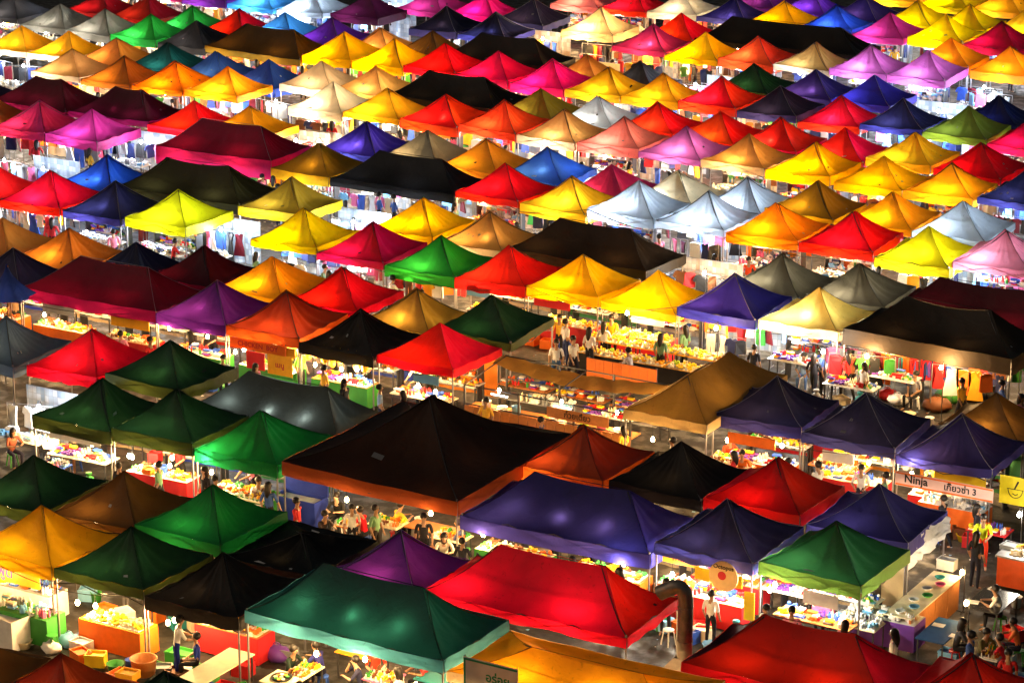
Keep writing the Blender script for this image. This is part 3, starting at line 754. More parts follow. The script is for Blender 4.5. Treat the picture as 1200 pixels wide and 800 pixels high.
def sheet_mat(name, a, b_, trans):            # printed cloth and packed goods walls seen from far away
    m = fabric(name, a, trans); n = m.node_tree; L = n.links
    hs = [q for q in n.nodes if q.type == 'HUE_SAT'][0]; src = hs.inputs['Color'].links[0].from_socket
    tc = n.nodes.new('ShaderNodeTexCoord'); mp = n.nodes.new('ShaderNodeMapping'); mp.inputs['Rotation'].default_value = (math.pi/2,0,0); L.new(tc.outputs['Object'], mp.inputs[0])
    br = n.nodes.new('ShaderNodeTexBrick'); br.offset = 0; br.inputs['Scale'].default_value = 1; br.inputs['Brick Width'].default_value = .17; br.inputs['Row Height'].default_value = .23; br.inputs['Mortar Size'].default_value = .008; br.inputs['Bias'].default_value = .1
    br.inputs['Color1'].default_value = (1,1,1,1); br.inputs['Color2'].default_value = (*b_,1); br.inputs['Mortar'].default_value = (.45,.45,.48,1); L.new(mp.outputs[0], br.inputs['Vector'])
    mx = n.nodes.new('ShaderNodeMix'); mx.data_type = 'RGBA'; mx.blend_type = 'MULTIPLY'; mx.inputs[0].default_value = .85; L.new(src, mx.inputs[6]); L.new(br.outputs[0], mx.inputs[7]); L.new(mx.outputs[2], hs.inputs['Color'])
    return m
SHEET = {'cool': sheet_mat('sheet_white', (.62,.68,.74), (.35,.45,.6), .3), 'neut': sheet_mat('sheet_cream', (.72,.66,.56), (.6,.42,.3), .3), 'warm': fabric('sheet_sand', (.6,.45,.26), .3)}
def stool(x, y, col='red', h=.44):
    e = empty('plastic_stool', (x, y, 0), rnd.uniform(0,1.5))
    def sm():
        b = MB(); b.lathe([(.15,h-.03),(.16,h-.015),(.15,h)], 10); return b.mesh('seat', None)
    def lm():
        b = MB(); b.bar((.09,.09,h-.02), (.14,.14,0), .022); return b.mesh('leg', None)
    for k, me in enumerate([cached(('seat',h), sm)]+[cached(('sleg',h), lm)]*4):
        o = link('seat' if k == 0 else 'leg', me, e)
        if len(me.materials) == 0: me.materials.append(WHITE)
        setmat(o, GC[col])
        if k: o.rotation_euler = (0,0,k*math.pi/2)
    return e
def text_mesh(txt, size, m, depth=.004):
    cu = bpy.data.curves.new('lettering', 'FONT'); cu.body = txt; cu.size = size; cu.extrude = depth; cu.align_x = 'CENTER'; cu.align_y = 'CENTER'
    cu.resolution_u = 3; cu.offset = size*.02
    ob = bpy.data.objects.new('tmp', cu); COL.objects.link(ob)
    dg = bpy.context.evaluated_depsgraph_get(); dg.update()
    me = bpy.data.meshes.new_from_object(ob.evaluated_get(dg)); me.name = 'lettering'
    bpy.data.objects.remove(ob); me.materials.clear(); me.materials.append(m)
    return me
def sign(x, y, z, rz, wd, ht, bm, lines, label, tilt=0, post=None, name='sign_board'):
    """Board hanging in the xz plane facing -Y; lines: (text, x, z, size, material)."""
    b = MB(); b.box(-wd/2,wd/2,-.012,.012,-ht/2,ht/2)
    o = b.build(name, bm, None, (x, y, z)); o.rotation_euler = (0, tilt, rz)
    for txt, lx, lz, sz, m in lines:
        t_ = link('lettering', text_mesh(txt, sz, m), o, (lx, -.018, lz)); t_.rotation_euler = (math.pi/2, 0, 0)
    if post:
        p = MB()
        for s in (-1,1): p.bar((s*(wd/2-.03),.02,ht/2), (s*(wd/2-.03),.02,post), .01)
        p.build('sign_support', DARKSTEEL, o)
    tag(o, label, 'sign')
    return o

def crate_mesh(w_, d_, h):
    b = MB(); x, y = w_/2, d_/2
    b.box(-x,x,-y,-y+.02,0,h); b.box(-x,x,y-.02,y,0,h); b.box(-x,-x+.02,-y+.02,y-.02,0,h); b.box(x-.02,x,-y+.02,y-.02,0,h); b.box(-x+.02,x-.02,-y+.02,y-.02,0,.02)
    b.box(-x-.012,x+.012,-y-.012,-y-.001,h-.05,h+.002); b.box(-x+.03,x-.03,-y+.03,y-.03,h*.5,h*.8)
    return b.mesh('crate', None)
def shelf(x, y, rz, label, gk):
    e = empty('shelf_rack', (x, y, 0), rz)
    def sm():
        b = MB(); b.box(-1.0,1.0,-.2,.2,0,.025); return b.mesh('shelf_board', STEEL)
    def um():
        b = MB()
        b.box(-.02,.02,-.2,.2,0,1.6); return b.mesh('upright', DARKSTEEL)
    for z in (.62,1.05,1.45): link('shelf_board', cached('shelfb', sm), e, (0,0,z))
    for sx in (-1,1): link('upright', cached('uprt', um), e, (sx*1.02,0,0))
    tag(e, label, 'shelf', 'steel shelves at the back of the food stalls')
    for z in (.645,1.075,1.475):
        o = link('stall_goods', rnd.choice(HEAPS[gk]), None, (x, y, z)); o.rotation_euler = (0,0,rz); o.scale = (.95,.5,1.1); tag(o, ' '.join(f'goods on the {["lower","middle","top"][int(z*2.2)-1]} board of the {label}'.split()[:16]), 'goods', 'goods on the steel shelves', 'stuff')
# ------------------------------------------------------------------ generic stalls under the tents that face the camera
HEADS = [((225,225,225),(30,30,40)), ((40,40,48),(25,28,40)), ((190,40,45),(30,30,35)), ((60,90,160),(35,35,40)), ((230,180,60),(40,40,50)), ((110,150,110),(40,35,35)), ((220,130,160),(30,30,50))]
HN = ['white','black','red','blue','yellow','green','pink']
FRONT = (1,3,5,7,9,11,13,15,17)
SKIP = set()
def loc(t, x, y):
    a = R(t.yaw); return t.X+x*math.cos(a)-y*math.sin(a), t.Y+x*math.sin(a)+y*math.cos(a)
for t in TENTS:
    if t is big or t is olv or t.row not in FRONT: continue
    a = R(t.yaw); n = max(1, round(t.w/3))
    tone = t.tone
    food = t.row <= 5 or (t.row == 7 and 560 < t.px[0] < 800)
    for i in range(n):
        ox = (i-(n-1)/2)*3.0
        if food and t.row == 1: continue
        if food:
            x, y = loc(t, ox, -.95)
            gk = 'yellow' if t.row == 7 else rnd.choice(['food','mix','food'])
            table(x, y, a, under(t, 16, 'food table'), rnd.choice([WHITE, GC['cream'], WOODM]), 2.2, .75, .8, gk, under(t, 16, 'small snacks on the table'), skirt=rnd.choice([None, GC['red'], GC['green'], GC['orange']]))
            x, y = loc(t, ox+rnd.uniform(-.4,.4), .55)
            table(x, y, a, under(t, 16, 'back table'), WHITE, 2.0, .6, .95, rnd.choice(['mix','food']), under(t, 16, 'boxes on the back table'))
            x, y = loc(t, ox, 1.34)
            sc_ = rnd.choice(['blue','orange','sand','red','cream','green'])
            backdrop(x, y, a, 2.8, .3, 1.9, SHEET['warm'] if sc_ == 'sand' else fabric('sheet_'+sc_, lin({'blue':(60,80,170),'orange':(230,140,50),'red':(190,40,40),'cream':(235,215,170),'green':(70,130,80)}[sc_]), .3), under(t, 16, f'{sc_} sheet'))
            x, y = loc(t, ox+rnd.uniform(-.3,.3), 1.0); shelf(x, y, a, under(t, 16, 'steel shelf of goods'), rnd.choice(['mix','food','white']))
            if rnd.random() < .6:
                x, y = loc(t, ox+rnd.uniform(-.5,.5), -1.42); bc = rnd.choice(['gold','orange','yellow','red','white','sky'])
                sign(x, y, 1.55, a, rnd.uniform(.9,1.9), rnd.uniform(.28,.42), GC[bc], [], under(t, 16, f'plain {bc} sign board'), post=.35)
            for q_ in range(rnd.randrange(2,5)):
                x, y = loc(t, ox+rnd.uniform(-1.3,1.3), -1.6-rnd.uniform(0,.5)); bc = rnd.choice(['blue','green','red','white','orange','brown'])
                o = link('crate', cached(('crate', q_), lambda: crate_mesh(.5,.38,.32)), None, (x, y, 0)); o.rotation_euler = (0,0,rnd.uniform(-.5,.5))
                if len(o.data.materials) == 0: o.data.materials.append(WHITE)
                setmat(o, GC[bc]); tag(o, under(t, 16, f'{bc} plastic crate before the table'), 'crate', 'crates on the ground before the stalls')
            if rnd.random() < .75 and t.row < 7:
                k = rnd.randrange(len(HEADS)); x, y = loc(t, ox+rnd.uniform(-.9,.9), -.3)
                person(x, y, 0, a+rnd.uniform(-.6,.6), 'reach', *HEADS[k], ' '.join(f'{["","second ","third "][i]}vendor in {HN[k]} shirt reaching over the table under the {t.desc}'.split()[:16]), rnd.random() < .4, t.row < 6)
        else:
            x, y = loc(t, ox, -1.12)
            mode = rnd.random()
            if mode < .62: rack(x+rnd.uniform(-.3,.3), y, a+rnd.uniform(-.15,.15), rnd.choice([1.6,2.0,2.5]), tone, under(t, 16, 'front clothes rail'), z=rnd.choice([1.4,1.5,1.66]))
            else:
                table(x, y, a, under(t, 16, 'front goods table'), WHITE, 2.2, .75, .95, rnd.choice(['cloth','mix','white']), under(t, 16, 'folded goods on the front table'))
                x, y = loc(t, ox+rnd.uniform(-.3,.3), -.45); shelf(x, y, a, under(t, 16, 'steel shelf of goods'), rnd.choice(['cloth','white','mix']))
            x, y = loc(t, ox, .25)
            rack(x, y, a+rnd.uniform(-.1,.1), rnd.choice([2.2,2.6]), tone, under(t, 16, 'inner clothes rail'), n=8, z=1.75)
            if rnd.random() < .55:
                x, y = loc(t, ox+rnd.uniform(-.4,.4), 1.36); sk_ = rnd.choice([tone,tone,'neut','cool'])
                backdrop(x, y, a, rnd.choice([1.5,2.0,2.8]), .2, 1.9, SHEET[sk_], under(t, 16, 'pale cloth sheet'))
            if t.row in (7, 9) or rnd.random() < .3:
                x, y = loc(t, ox+rnd.choice([-1.2,1.2])+rnd.uniform(-.2,.2), -1.75); k = rnd.randrange(len(HEADS))
                person(x, y, 0, a+rnd.uniform(1.5,4.6), rnd.choice(['stand','walk','reach']), *HEADS[k], ' '.join(f'shopper in {HN[k]} shirt by the {["first","second","third"][i]+" bay of the " if n > 1 else ""}{t.desc}'.split()[:16]), rnd.random() < .5)

# ------------------------------------------------------------------ what stands in the openings, aisles and the near stalls
def G(px, py, z): return at_z(px, py, z)
def lamp_pole(x, y, z, tone, watts, label):
    o = link('lamp_pole', cached('globe', globe_mesh), None, (x, y, z)); setmat(o, GL[tone])
    def pm():
        b = MB(); b.bar((.09,0,-z), (.09,0,.2), .016, 6); b.bar((.09,0,.18), (0,0,.18), .01); b.bar((0,0,.18), (0,0,.07), .014); b.bar((-.15,0,-z+.015), (.3,0,-z+.015), .014); b.bar((.09,-.2,-z+.015), (.09,.2,-z+.015), .014)
        return b.mesh('pole', DARKSTEEL)
    link('pole', pm(), o)
    ld = cached(('plight', tone, round(watts), y > -8), lambda: bpy.data.lights.new('bulb_glow', 'POINT'))
    ld.energy = watts*(1.5 if y > -8 else .9); ld.color = LC[tone]; ld.shadow_soft_size = .045
    link('bulb_glow', ld, o, (0,0,-.02)); tag(o, label, 'lamp', 'bulbs on poles between the tents')
    return o
def near_tent(x, y):
    return min(TENTS, key=lambda t: (t.X-x)**2+(t.Y-y)**2)
# open pitches without a canopy: rails, sheets and a lamp on a pole
GAPS = [(258,268,-2.6,'cool','lime'),(165,172,7.5,'cool',''),(412,246,1.0,'cool',''),(440,240,2.0,'cool',''),(345,150,11.2,'neut',''),(372,146,11.5,'neut',''),(322,112,17.2,'neut',''),
        (28,84,17.5,'cool',''),(-2,80,18.0,'cool',''),(822,300,1.5,'neut',''),(634,52,36.5,'neut',''),(690,60,31.0,'warm',''),(812,96,30.5,'cool',''),(846,99,31.0,'cool',''),
        (50,192,1.5,'cool',''),(5,186,1.8,'cool',''),(1160,112,36.0,'cool',''),(1096,118,31.0,'cool',''),(1150,92,37,'cool',''),(455,20,40.5,'cool',''),(40,28,27.0,'cool',''),(350,28,35.5,'cool',''),
        (1010,432,-4.6,'warm',''),(45,470,-22.6,'cool',''),(95,475,-21.5,'cool',''),(660,225,11.0,'cool','')]
for px, py, Yw, tone, _ in GAPS:
    p = at_y(px, py, Yw); nt_ = near_tent(p.x, p.y).desc
    rack(p.x, p.y, rnd.uniform(-.3,.3), 2.2, tone, ' '.join(f'open air clothes rail near the {nt_}'.split()[:16]), z=1.6)
    if rnd.random() < .75: backdrop(p.x, p.y+.9, 0, 2.5, .1, 1.85, SHEET[tone], ' '.join(f'hanging sheet in the gap near the {nt_}'.split()[:16]))
    table(p.x, p.y-.8, 0, ' '.join(f'goods table in the gap near the {nt_}'.split()[:16]), WHITE, 1.8, .7, .8, 'white' if tone != 'warm' else 'mix', ' '.join(f'pale goods in the gap near the {nt_}'.split()[:16]))
    lamp_pole(p.x+.3, p.y-.35, 1.72, tone, 80, ' '.join(f'lamp on a pole near the {nt_}'.split()[:16]))

# extra bulbs that hang low along the near fronts
for px, py, Yw, tone, nm in [(42,512,-24.1,'warm','beside the blue table'),(108,520,-24.0,'warm','over the yellow boxes'),(155,535,-24.0,'warm','over the green crates'),(199,545,-24.0,'warm','over the red and blue cartons'),
        (276,419,-13.9,'warm','by the red menu panel'),(333,428,-13.9,'warm','under the orange lettered band'),(400,432,-13.9,'warm','among the paper lanterns'),(490,460,-13.8,'warm','below the red peaked tent'),
        (978,705,-24.1,'neut','above the pink drinks fridge'),(902,690,-24.1,'neut','at the edge of the green tent'),(1072,540,-13.9,'neut','above the banner'),(245,535,-24.1,'neut','over the toy table'),
        (848,690,-24.2,'warm','behind the round sign'),(112,712,-33.5,'warm','over the yellow snack counter'),(60,720,-33.4,'warm','over the steel chest'),(205,735,-33.2,'warm','over the man with bags'),
        (345,738,-33.4,'warm','over the diners'),(430,757,-33.3,'warm','over the man resting his chin')]:
    p = at_y(px, py, Yw); z = min(1.95, max(1.2, p.z)); tp = min(2.1, near_tent(p.x, p.y).eave-.2)
    bulb(p.x, Yw, z, max(.15, tp-z), tone, 75, f'low bulb {nm}', 'low bulbs along the near stalls')

# central kiosk: steel posts, tan tarpaulin, plank front, tubes
k = empty('food_kiosk', (14.0,-12.9,0)); tag(k, 'open kiosk with tan tarpaulin, steel posts and plank front', 'kiosk')
for i, x in enumerate((-2.9,-.9,1.1,3.1)):
    for y in (-1.4, 1.2):
        b = MB(); b.box(x-.03,x+.03,y-.03,y+.03,0,2.0 if y > 0 else 1.75); b.build('post', DARKSTEEL, k)
for y, z in ((-1.4,1.72),(1.2,1.97),(-1.4,1.1),(1.2,1.2)):
    b = MB(); b.bar((-2.9,y,z), (3.1,y,z), .025); b.build('beam', DARKSTEEL, k)
for x in (-2.9,.1,3.1):
    b = MB(); b.bar((x,-1.4,1.72), (x,1.2,1.97), .02); b.build('rafter', DARKSTEEL, k)
vs = []; fs = []
for i in range(25):
    s = i/24
    for j in range(5):
        q = j/4; vs.append((-3.0+6.1*s, .45+.8*q, 2.0-.30*math.sin(math.pi*s)*(1-.3*q)-.1*(1-q)+.03*math.sin(s*40+j)))
for i in range(24):
    for j in range(4): fs.append((i*5+j, (i+1)*5+j, (i+1)*5+j+1, i*5+j+1))
link('tarpaulin', mesh('tarpaulin', vs, fs, fabric('tarp_tan', lin((225,165,80)), .4), True), k)
for i in range(18):
    b = MB(); x = -2.88+i*.335; b.box(x, x+.315, -1.46+rnd.uniform(0,.01), -1.435, .62, 1.06); b.build('plank', WOODM, k)
b = MB(); b.box(-2.9,3.1,-1.4,-.7,.92,.96); b.build('counter_top', WOODM, k)
b = MB(); b.box(-2.9,3.1,.3,1.0,.82,.86); b.build('work_top', STEEL, k)
for x in (-1.55,.75):
    b = MB(); b.bar((x-.3,-1.50,1.62), (x+.3,-1.50,1.62), .022, 8); b.build('fluorescent_tube', emis('tube_white', (1,.95,.82), 14), k)
INK = mat('ink_brown', (.05,.02,.01), .6); INKR = mat('ink_red', (.5,.02,.02), .6); INKB = mat('ink_black', (.01,.01,.012), .5); INKW = mat('ink_white', (.85,.85,.85), .5); INKP = mat('ink_pink', (.75,.05,.3), .5); INKG = mat('ink_green', (.02,.3,.15), .5)
sign(15.3,-14.42,1.40,0,2.2,.34, WOODM, [('ก๋วยเตี๋ยว', 0, 0, .26, INK)], 'wooden board with dark brown lettering on the kiosk front', post=.3)
for i in range(5):
    q = G(612+i*30, 447+i*6, .96); 
for i, (dx, col) in enumerate([(-2.3,'white'),(-1.7,'white'),(-1.2,'sky'),(.2,'white'),(.8,'cream'),(1.3,'lime'),(1.9,'pink'),(2.5,'white')]):
    b = MB(); b.lathe([(.09,0),(.17,.10),(.18,.13),(.165,.13),(.08,.02)] if i % 2 else [(.14,0),(.15,.22),(.16,.23),(.05,.26)], 12)
    o = b.build('bowl' if i % 2 else 'lidded_pot', GC[col], None, (14.0+dx, -12.9-1.05, .96), True)
    tag(o, f'{["steel white","white","pale blue","deep white","cream","lime green","pink","tall white"][i]} {"bowl" if i%2 else "pot"} on the kiosk counter', 'pot' if i % 2 == 0 else 'bowl', 'pots and bowls on the kiosk')
o = link('stall_goods', HEAPS['white'][0], None, (13.0,-12.3,.86)); tag(o, 'white boxes and bags on the kiosk work top', 'goods', None, 'stuff')
o = link('stall_goods', HEAPS['mix'][1], None, (15.3,-12.3,.86)); tag(o, 'coloured bottles and boxes on the kiosk work top', 'goods', None, 'stuff')
# orange wooden sign panel standing behind the kiosk
e = empty('board_fence', (14.4,-9.9,0)); tag(e, 'row of orange boards behind the tan tarpaulin kiosk', 'screen')
for i in range(8):
    b = MB(); b.box(-1.3+i*.325,-1.3+i*.325+.31,-.02,.02,.9,1.75); b.build('board', mat('orange_boards', lin((215,110,35)), .55, 0, .2, 8), e)
for x in (-1.25,1.25):
    b = MB(); b.box(x-.03,x+.03,.02,.08,0,1.78); b.build('post', DARKSTEEL, e)
# yellow goods on tiers below the bright yellow tents
for i in range(3):
    for j, (yy, hh) in enumerate(((-6.3,.7),(-5.5,.95))):
        table(11.6+i*1.75, yy, 0, f'{["low front","high back"][j]} tier of yellow goods, {["red tent end","middle","royal blue tent end"][i]}, below the bright yellow tents', GC['gold'], 1.72, .75, hh, 'yellow',
              f'yellow snacks on the {["low front","high back"][j]} tier, {["red tent end","middle","royal blue tent end"][i]}', 'tiers of yellow goods', skirt=GC['black'] if j == 0 else None)
lamp_pole(12.2,-5.5,2.0,'warm',120,'lamp on a pole above the yellow goods'); lamp_pole(15.6,-5.5,2.0,'warm',120,'lamp on a pole at the end of the yellow goods')
for px, py, kd, rz, sh, tr, lb, lg in [
    (663,378,'stand',2.6,(235,235,235),(60,70,120),'shopper in white top facing the yellow goods, short dark hair',False),
    (652,402,'stand',.4,(225,230,240),(70,110,170),'person in white shirt and blue trousers beside the kiosk',False),
    (691,388,'stand',3.0,(230,225,225),(40,40,50),'long haired person in white top facing the yellow goods',True),
    (718,372,'reach',.2,(245,170,20),(50,40,40),'vendor in yellow shirt behind the yellow goods',False),
    (672,398,'walk',1.2,(240,240,240),(40,40,60),'person in white shirt bending near the orange boards',False),
    (740,412,'reach',-1.5,(225,225,235),(210,120,130),'man in white vest and pink shorts beside the yellow goods',False),
    (877,304,'reach',.6,(225,70,25),(60,50,50),'vendor in orange shirt beside the grey tent',False),
    (1145,628,'stand',2.9,(16,18,26),(30,30,45),'long haired woman in black dress with her back turned',True),
    (1153,606,'reach',.3,(215,230,40),(225,60,30),'vendor in lime top and orange skirt beside the orange counter',False),
    (1010,548,'reach',.3,(235,235,235),(40,40,60),'vendor in white shirt behind the counter of the navy tent',False),
    (205,728,'reach',2.4,(225,225,225),(20,40,130),'man in white shirt and blue trousers beside the green crates',False),
    (352,412,'stand',1.5,(120,210,60),(40,40,40),'person in lime green shirt among the paper lanterns',False),
    (445,455,'stand',2.2,(160,190,230),(40,40,60),'person in pale blue shirt below the black peaked tent',False),
    (17,345,'stand',1.0,(150,120,90),(40,40,40),'person in brown shirt near the closed blue umbrella',False)]:
    p = G(px, py, 1.58); person(p.x, p.y, 0, rz, kd, sh, tr, lb, lg, True)
for px, py, kd, rz, sh, tr, lb, lg in [
    (337,758,'sit_eat',1.5,(24,40,34),(30,30,35),'seated man in dark green shirt eating from a round tray',False),
    (377,757,'sit_eat',-1.6,(44,46,120),(35,35,60),'seated man in indigo shirt across the round tray',False),
    (423,772,'sit_chin',-.9,(40,42,70),(40,40,40),'seated man in navy shirt resting his chin on his hand',False),
    (474,786,'sit_eat',-1.4,(240,215,215),(50,50,60),'seated long haired woman in pale top at the second table',True),
    (440,757,'sit',.8,(220,60,40),(40,60,140),'seated person in orange red shirt behind the diners',False),
    (397,578,'sit_eat',.2,(28,28,30),(40,40,45),'seated man in black shirt beside the blue chest freezer',False),
    (428,598,'sit_eat',-1.6,(215,25,40),(40,40,45),'seated man in red shirt bending over a low table',False),
    (375,600,'sit_eat',1.4,(70,60,60),(50,40,40),'seated person in grey shirt across the red shirted man',False),
    (88,508,'sit',.2,(26,28,32),(150,110,80),'seated woman in black vest under the dark green tent',True),
    (12,503,'sit_eat',1.2,(150,80,60),(40,40,60),'seated woman with long brown hair at the blue table',True),
    (942,416,'sit',.3,(130,150,170),(80,110,160),'seated man in grey shirt and blue jeans beside the clothes',False),
    (961,411,'sit',.2,(235,235,235),(35,35,45),'seated person in white shirt beside the man in jeans',False),
    (1073,438,'sit',-.2,(150,150,165),(25,25,30),'seated woman in patterned grey shirt before the scarves',False),
    (1150,737,'sit_eat',1.2,(95,88,50),(60,60,60),'seated man in olive shirt at the blue table',False),
    (1180,748,'sit_eat',-1.5,(200,30,50),(40,40,60),'seated man in red shirt across from the olive shirt',False),
    (1196,728,'sit_eat',-1.2,(225,120,60),(40,40,60),'seated person in orange shirt at the black table',False),
    (870,528,'sit_eat',.4,(215,110,40),(60,50,50),'seated diner in orange shirt under the navy tent',False),
    (852,512,'sit_eat',1.0,(170,60,30),(60,50,50),'seated diner in rust shirt under the navy tent',False)]:
    p = G(px, py, 1.2); person(p.x, p.y, 0, rz, kd, sh, tr, lb, lg, True)
    s_ = stool(p.x, p.y+.02, rnd.choice(['red','blue','white','green']), .40); tag(s_, ' '.join(f'plastic stool under the {lb}'.split()[:16]), 'stool', 'stools under the seated people')
# tables for the diners
def dtable(px, py, top, label, wd=.7, dp=1.0, goods='food', rz=0, h=.74):
    p = G(px, py, h); return table(p.x, p.y, rz, label, top, wd, dp, h, goods, f'dishes on the {label}'[:90], 'dining tables')
dtable(357,786,GC['cream'],'small pale table between the two diners', .55, 1.0)
dtable(450,792,GC['pink'],'pink dining table before the chin resting man', .8, .8)
dtable(425,762,GC['gold'],'yellow dining table behind the diners', 1.2, .8, None)
dtable(512,792,GC['teal'],'teal gridded table by the tent leg', .9, .8, None)
dtable(410,612,WOODM,'low brown table beside the red shirted man', .6, .8)
dtable(505,617,WOODM,'dark plank table below the brown marquee', 1.4, .7, None)
dtable(480,640,WOODM,'second plank table below the brown marquee', 1.2, .7, None)
dtable(1162,703,mat('black_tabletop', (.02,.02,.022), .25),'black dining table beside the plywood counter', 1.0, 1.6, None)
dtable(1103,738,mat('blue_tabletop', lin((40,80,130)), .25),'blue dining table beside the olive shirted man', .8, 1.6, None)
dtable(1165,765,WHITE,'low table between olive and red shirted men', .5, .9)
dtable(1003,728,GC['cream'],'folding table of plates below the green tent', 1.4, .8, 'white')
dtable(60,545,GC['blue'],'blue table beside the seated woman', 1.0, .8, 'cloth')
dtable(248,783,GC['cream'],'long cream table beside the teal tent', .8, 2.6, None)
dtable(860,540,WOODM,'wooden dining table under the navy tents', 1.6, .8, 'food')
dtable(985,545,WOODM,'wooden serving table under the navy tent', 1.8, .8, 'food')
dtable(1160,620,GC['red'],'red cloth table beside the lime topped vendor', 1.2, .7, 'mix')
for px, py in ((1165,690),(1140,705),(1100,732),(1120,745)):
    p = G(px, py, .745); b = MB(); b.box(-.16,.16,-.11,.11,0,.012); o = b.build('menu_card', WHITE, None, (p.x, p.y, .742)); o.rotation_euler = (0,0,rnd.uniform(-.3,.3))
    tag(o, 'white laminated menu card lying on a dining table', 'menu', 'menu cards on the dining tables')
for px, py, nm in ((1127,676,'beside the plywood counter end'),(1132,712,'above the black dining table')):
    p = G(px, py, 1.0); lamp_pole(p.x, p.y, 1.15, 'warm', 55, f'bulb on a short pole {nm}')
# round food tray
p = G(330,795,.75); b = MB(); b.lathe([(.24,0),(.28,.05),(.27,.055),(.23,.015)], 18)
o = b.build('food_tray', GC['black'], None, (p.x, p.y, .765), True); tag(o, 'round black tray of small dishes before the diners', 'tray')
for i in range(9):
    b = MB(); b.lathe([(.035,0),(.055,.03),(.05,.032),(.03,.01)], 8); a = i*.7
    b.build('dish', GC[['cream','green','gold','white','orange'][i%5]], o, (.15*math.cos(a)*(1 if i else 0), .15*math.sin(a), .02), True)
table(p.x, p.y, 0, 'cream table carrying the round black tray', GC['cream'], .8, .8, .765, None, None, 'dining tables')
# blue chest freezer with its lid open
p = G(352,596,.45); e = empty('chest_freezer', (p.x, p.y, 0), 0); tag(e, 'blue chest freezer with raised lid and white inside', 'freezer')
BLU = mat('freezer_blue', lin((45,65,170)), .4); b = MB()
b.box(-.75,.75,-.35,-.31,.08,.86); b.box(-.75,.75,.31,.35,.08,.86); b.box(-.75,-.71,-.31,.31,.08,.86); b.box(.71,.75,-.31,.31,.08,.86); b.box(-.71,.71,-.31,.31,.08,.12); b.build('body', BLU, e)
b = MB(); b.box(-.70,.70,-.30,.30,.45,.75); b.build('ice_tray', WHITE, e)
b = MB(); b.box(-.75,.75,.33,.39,.86,1.4); b.build('lid', BLU, e)
for x in (-.6,.6):
    b = MB(); b.lathe([(.05,0),(.05,.08)], 8, (x,0,0)); b.build('caster', CORD, e)
# white buckets
for px, py in ((481,621),(492,612)):
    p = G(px, py, .2); b = MB(); b.lathe([(.13,0),(.16,.34),(.17,.35),(.155,.35),(.12,.03)], 14); o = b.build('bucket', WHITE, None, (p.x, p.y, 0), True)
    tag(o, 'white plastic bucket below the brown marquee', 'bucket', 'white buckets below the marquee')
# steel extraction duct with a bent top over a hood
e = empty('extraction_duct', (26.75,-29.3,0)); tag(e, 'shiny steel extraction duct with bent top beside the red tent', 'duct')
SS = mat('duct_steel', (.26,.22,.18), .5, .6, .6, 5, .2)
b = MB(); pts = [Vector((0,0,1.55)), Vector((0,0,2.6)), Vector((0,0,3.12)), Vector((-.03,-.01,3.28)), Vector((-.13,-.03,3.4)), Vector((-.28,-.06,3.40)), Vector((-.62,-.14,3.2)), Vector((-.66,-.15,3.17))]
N = 16; vs = []; fs = []
for i, q in enumerate(pts):
    d = (pts[min(i+1,len(pts)-1)]-pts[max(i-1,0)]).normalized(); a = d.cross(Vector((0,1,0))).normalized(); c = d.cross(a)
    for m_ in range(N): t_ = 2*math.pi*m_/N; vs.append(tuple(q+(a*math.cos(t_)+c*math.sin(t_))*.19))
for i in range(len(pts)-1):
    for m_ in range(N): fs.append((i*N+m_, i*N+(m_+1)%N, (i+1)*N+(m_+1)%N, (i+1)*N+m_))
link('pipe', mesh('pipe', vs, fs, SS, True), e)
for z in (2.0,2.9):
    b = MB(); b.lathe([(.195,z-.02),(.205,z),(.195,z+.02)], 16); b.build('joint_band', SS, e)
b = MB(); b.add([(-.75,-.5,.95),(.75,-.5,.95),(.75,.5,.95),(-.75,.5,.95),(-.2,-.2,1.58),(.2,-.2,1.58),(.2,.2,1.58),(-.2,.2,1.58)], [(0,1,5,4),(1,2,6,5),(2,3,7,6),(3,0,4,7)]); b.build('hood', SS, e)
for sx in (-1,1):
    for sy in (-1,1):
        b = MB(); b.bar((sx*.72,sy*.47,0), (sx*.72,sy*.47,.97), .02); b.build('leg', DARKSTEEL, e)
b = MB(); b.box(-.7,.7,-.45,.45,.62,.7); b.build('grill', DARKSTEEL, e)
# signs
def psign(px, py, Yw, wd, ht, bm, lines, label, **kw):
    p = at_y(px, py, Yw); return sign(p.x, Yw, p.z, 0, wd, ht, bm, lines, label, **kw)
psign(1106,570,-15.25,3.0,.42, mat('banner_salmon', lin((240,190,180)), .5, 0, .3, 2), [('Ninja', -.85, .03, .34, INKB), ('เกี๊ยวซ่า 3', .5, .0, .27, INKB)], 'pale red banner with bold black lettering and orange stripes', post=.4, name='banner')
bn = [q for q in COL.objects if q.name.startswith('banner')][0]
for z_ in (.17,-.17):
    b = MB(); b.box(-1.48,1.48,-.0155,-.0125,z_-.025,z_+.025); b.build('red_stripe', GC['orange'], bn)
YS = mat('sign_yellow', lin((250,225,40)), .5)
sg = psign(1190,575,-14.4,.95,.85, YS, [], 'square yellow sign with a smiling bowl', post=.4)
b = MB()
for i in range(14):
    a0, a1 = math.pi+math.pi*i/14, math.pi+math.pi*(i+1)/14; b.bar((.22*math.cos(a0),-.016,.05+.26*math.sin(a0)), (.22*math.cos(a1),-.016,.05+.26*math.sin(a1)), .012)
b.bar((-.25,-.016,.05), (.25,-.016,.05), .012); b.bar((-.02,-.016,.06), (.08,-.016,.3), .03); b.bar((-.08,-.016,-.08), (0,-.016,-.13), .014); b.bar((0,-.016,-.13), (.08,-.016,-.08), .014)
b.build('bowl_drawing', INKB, sg)
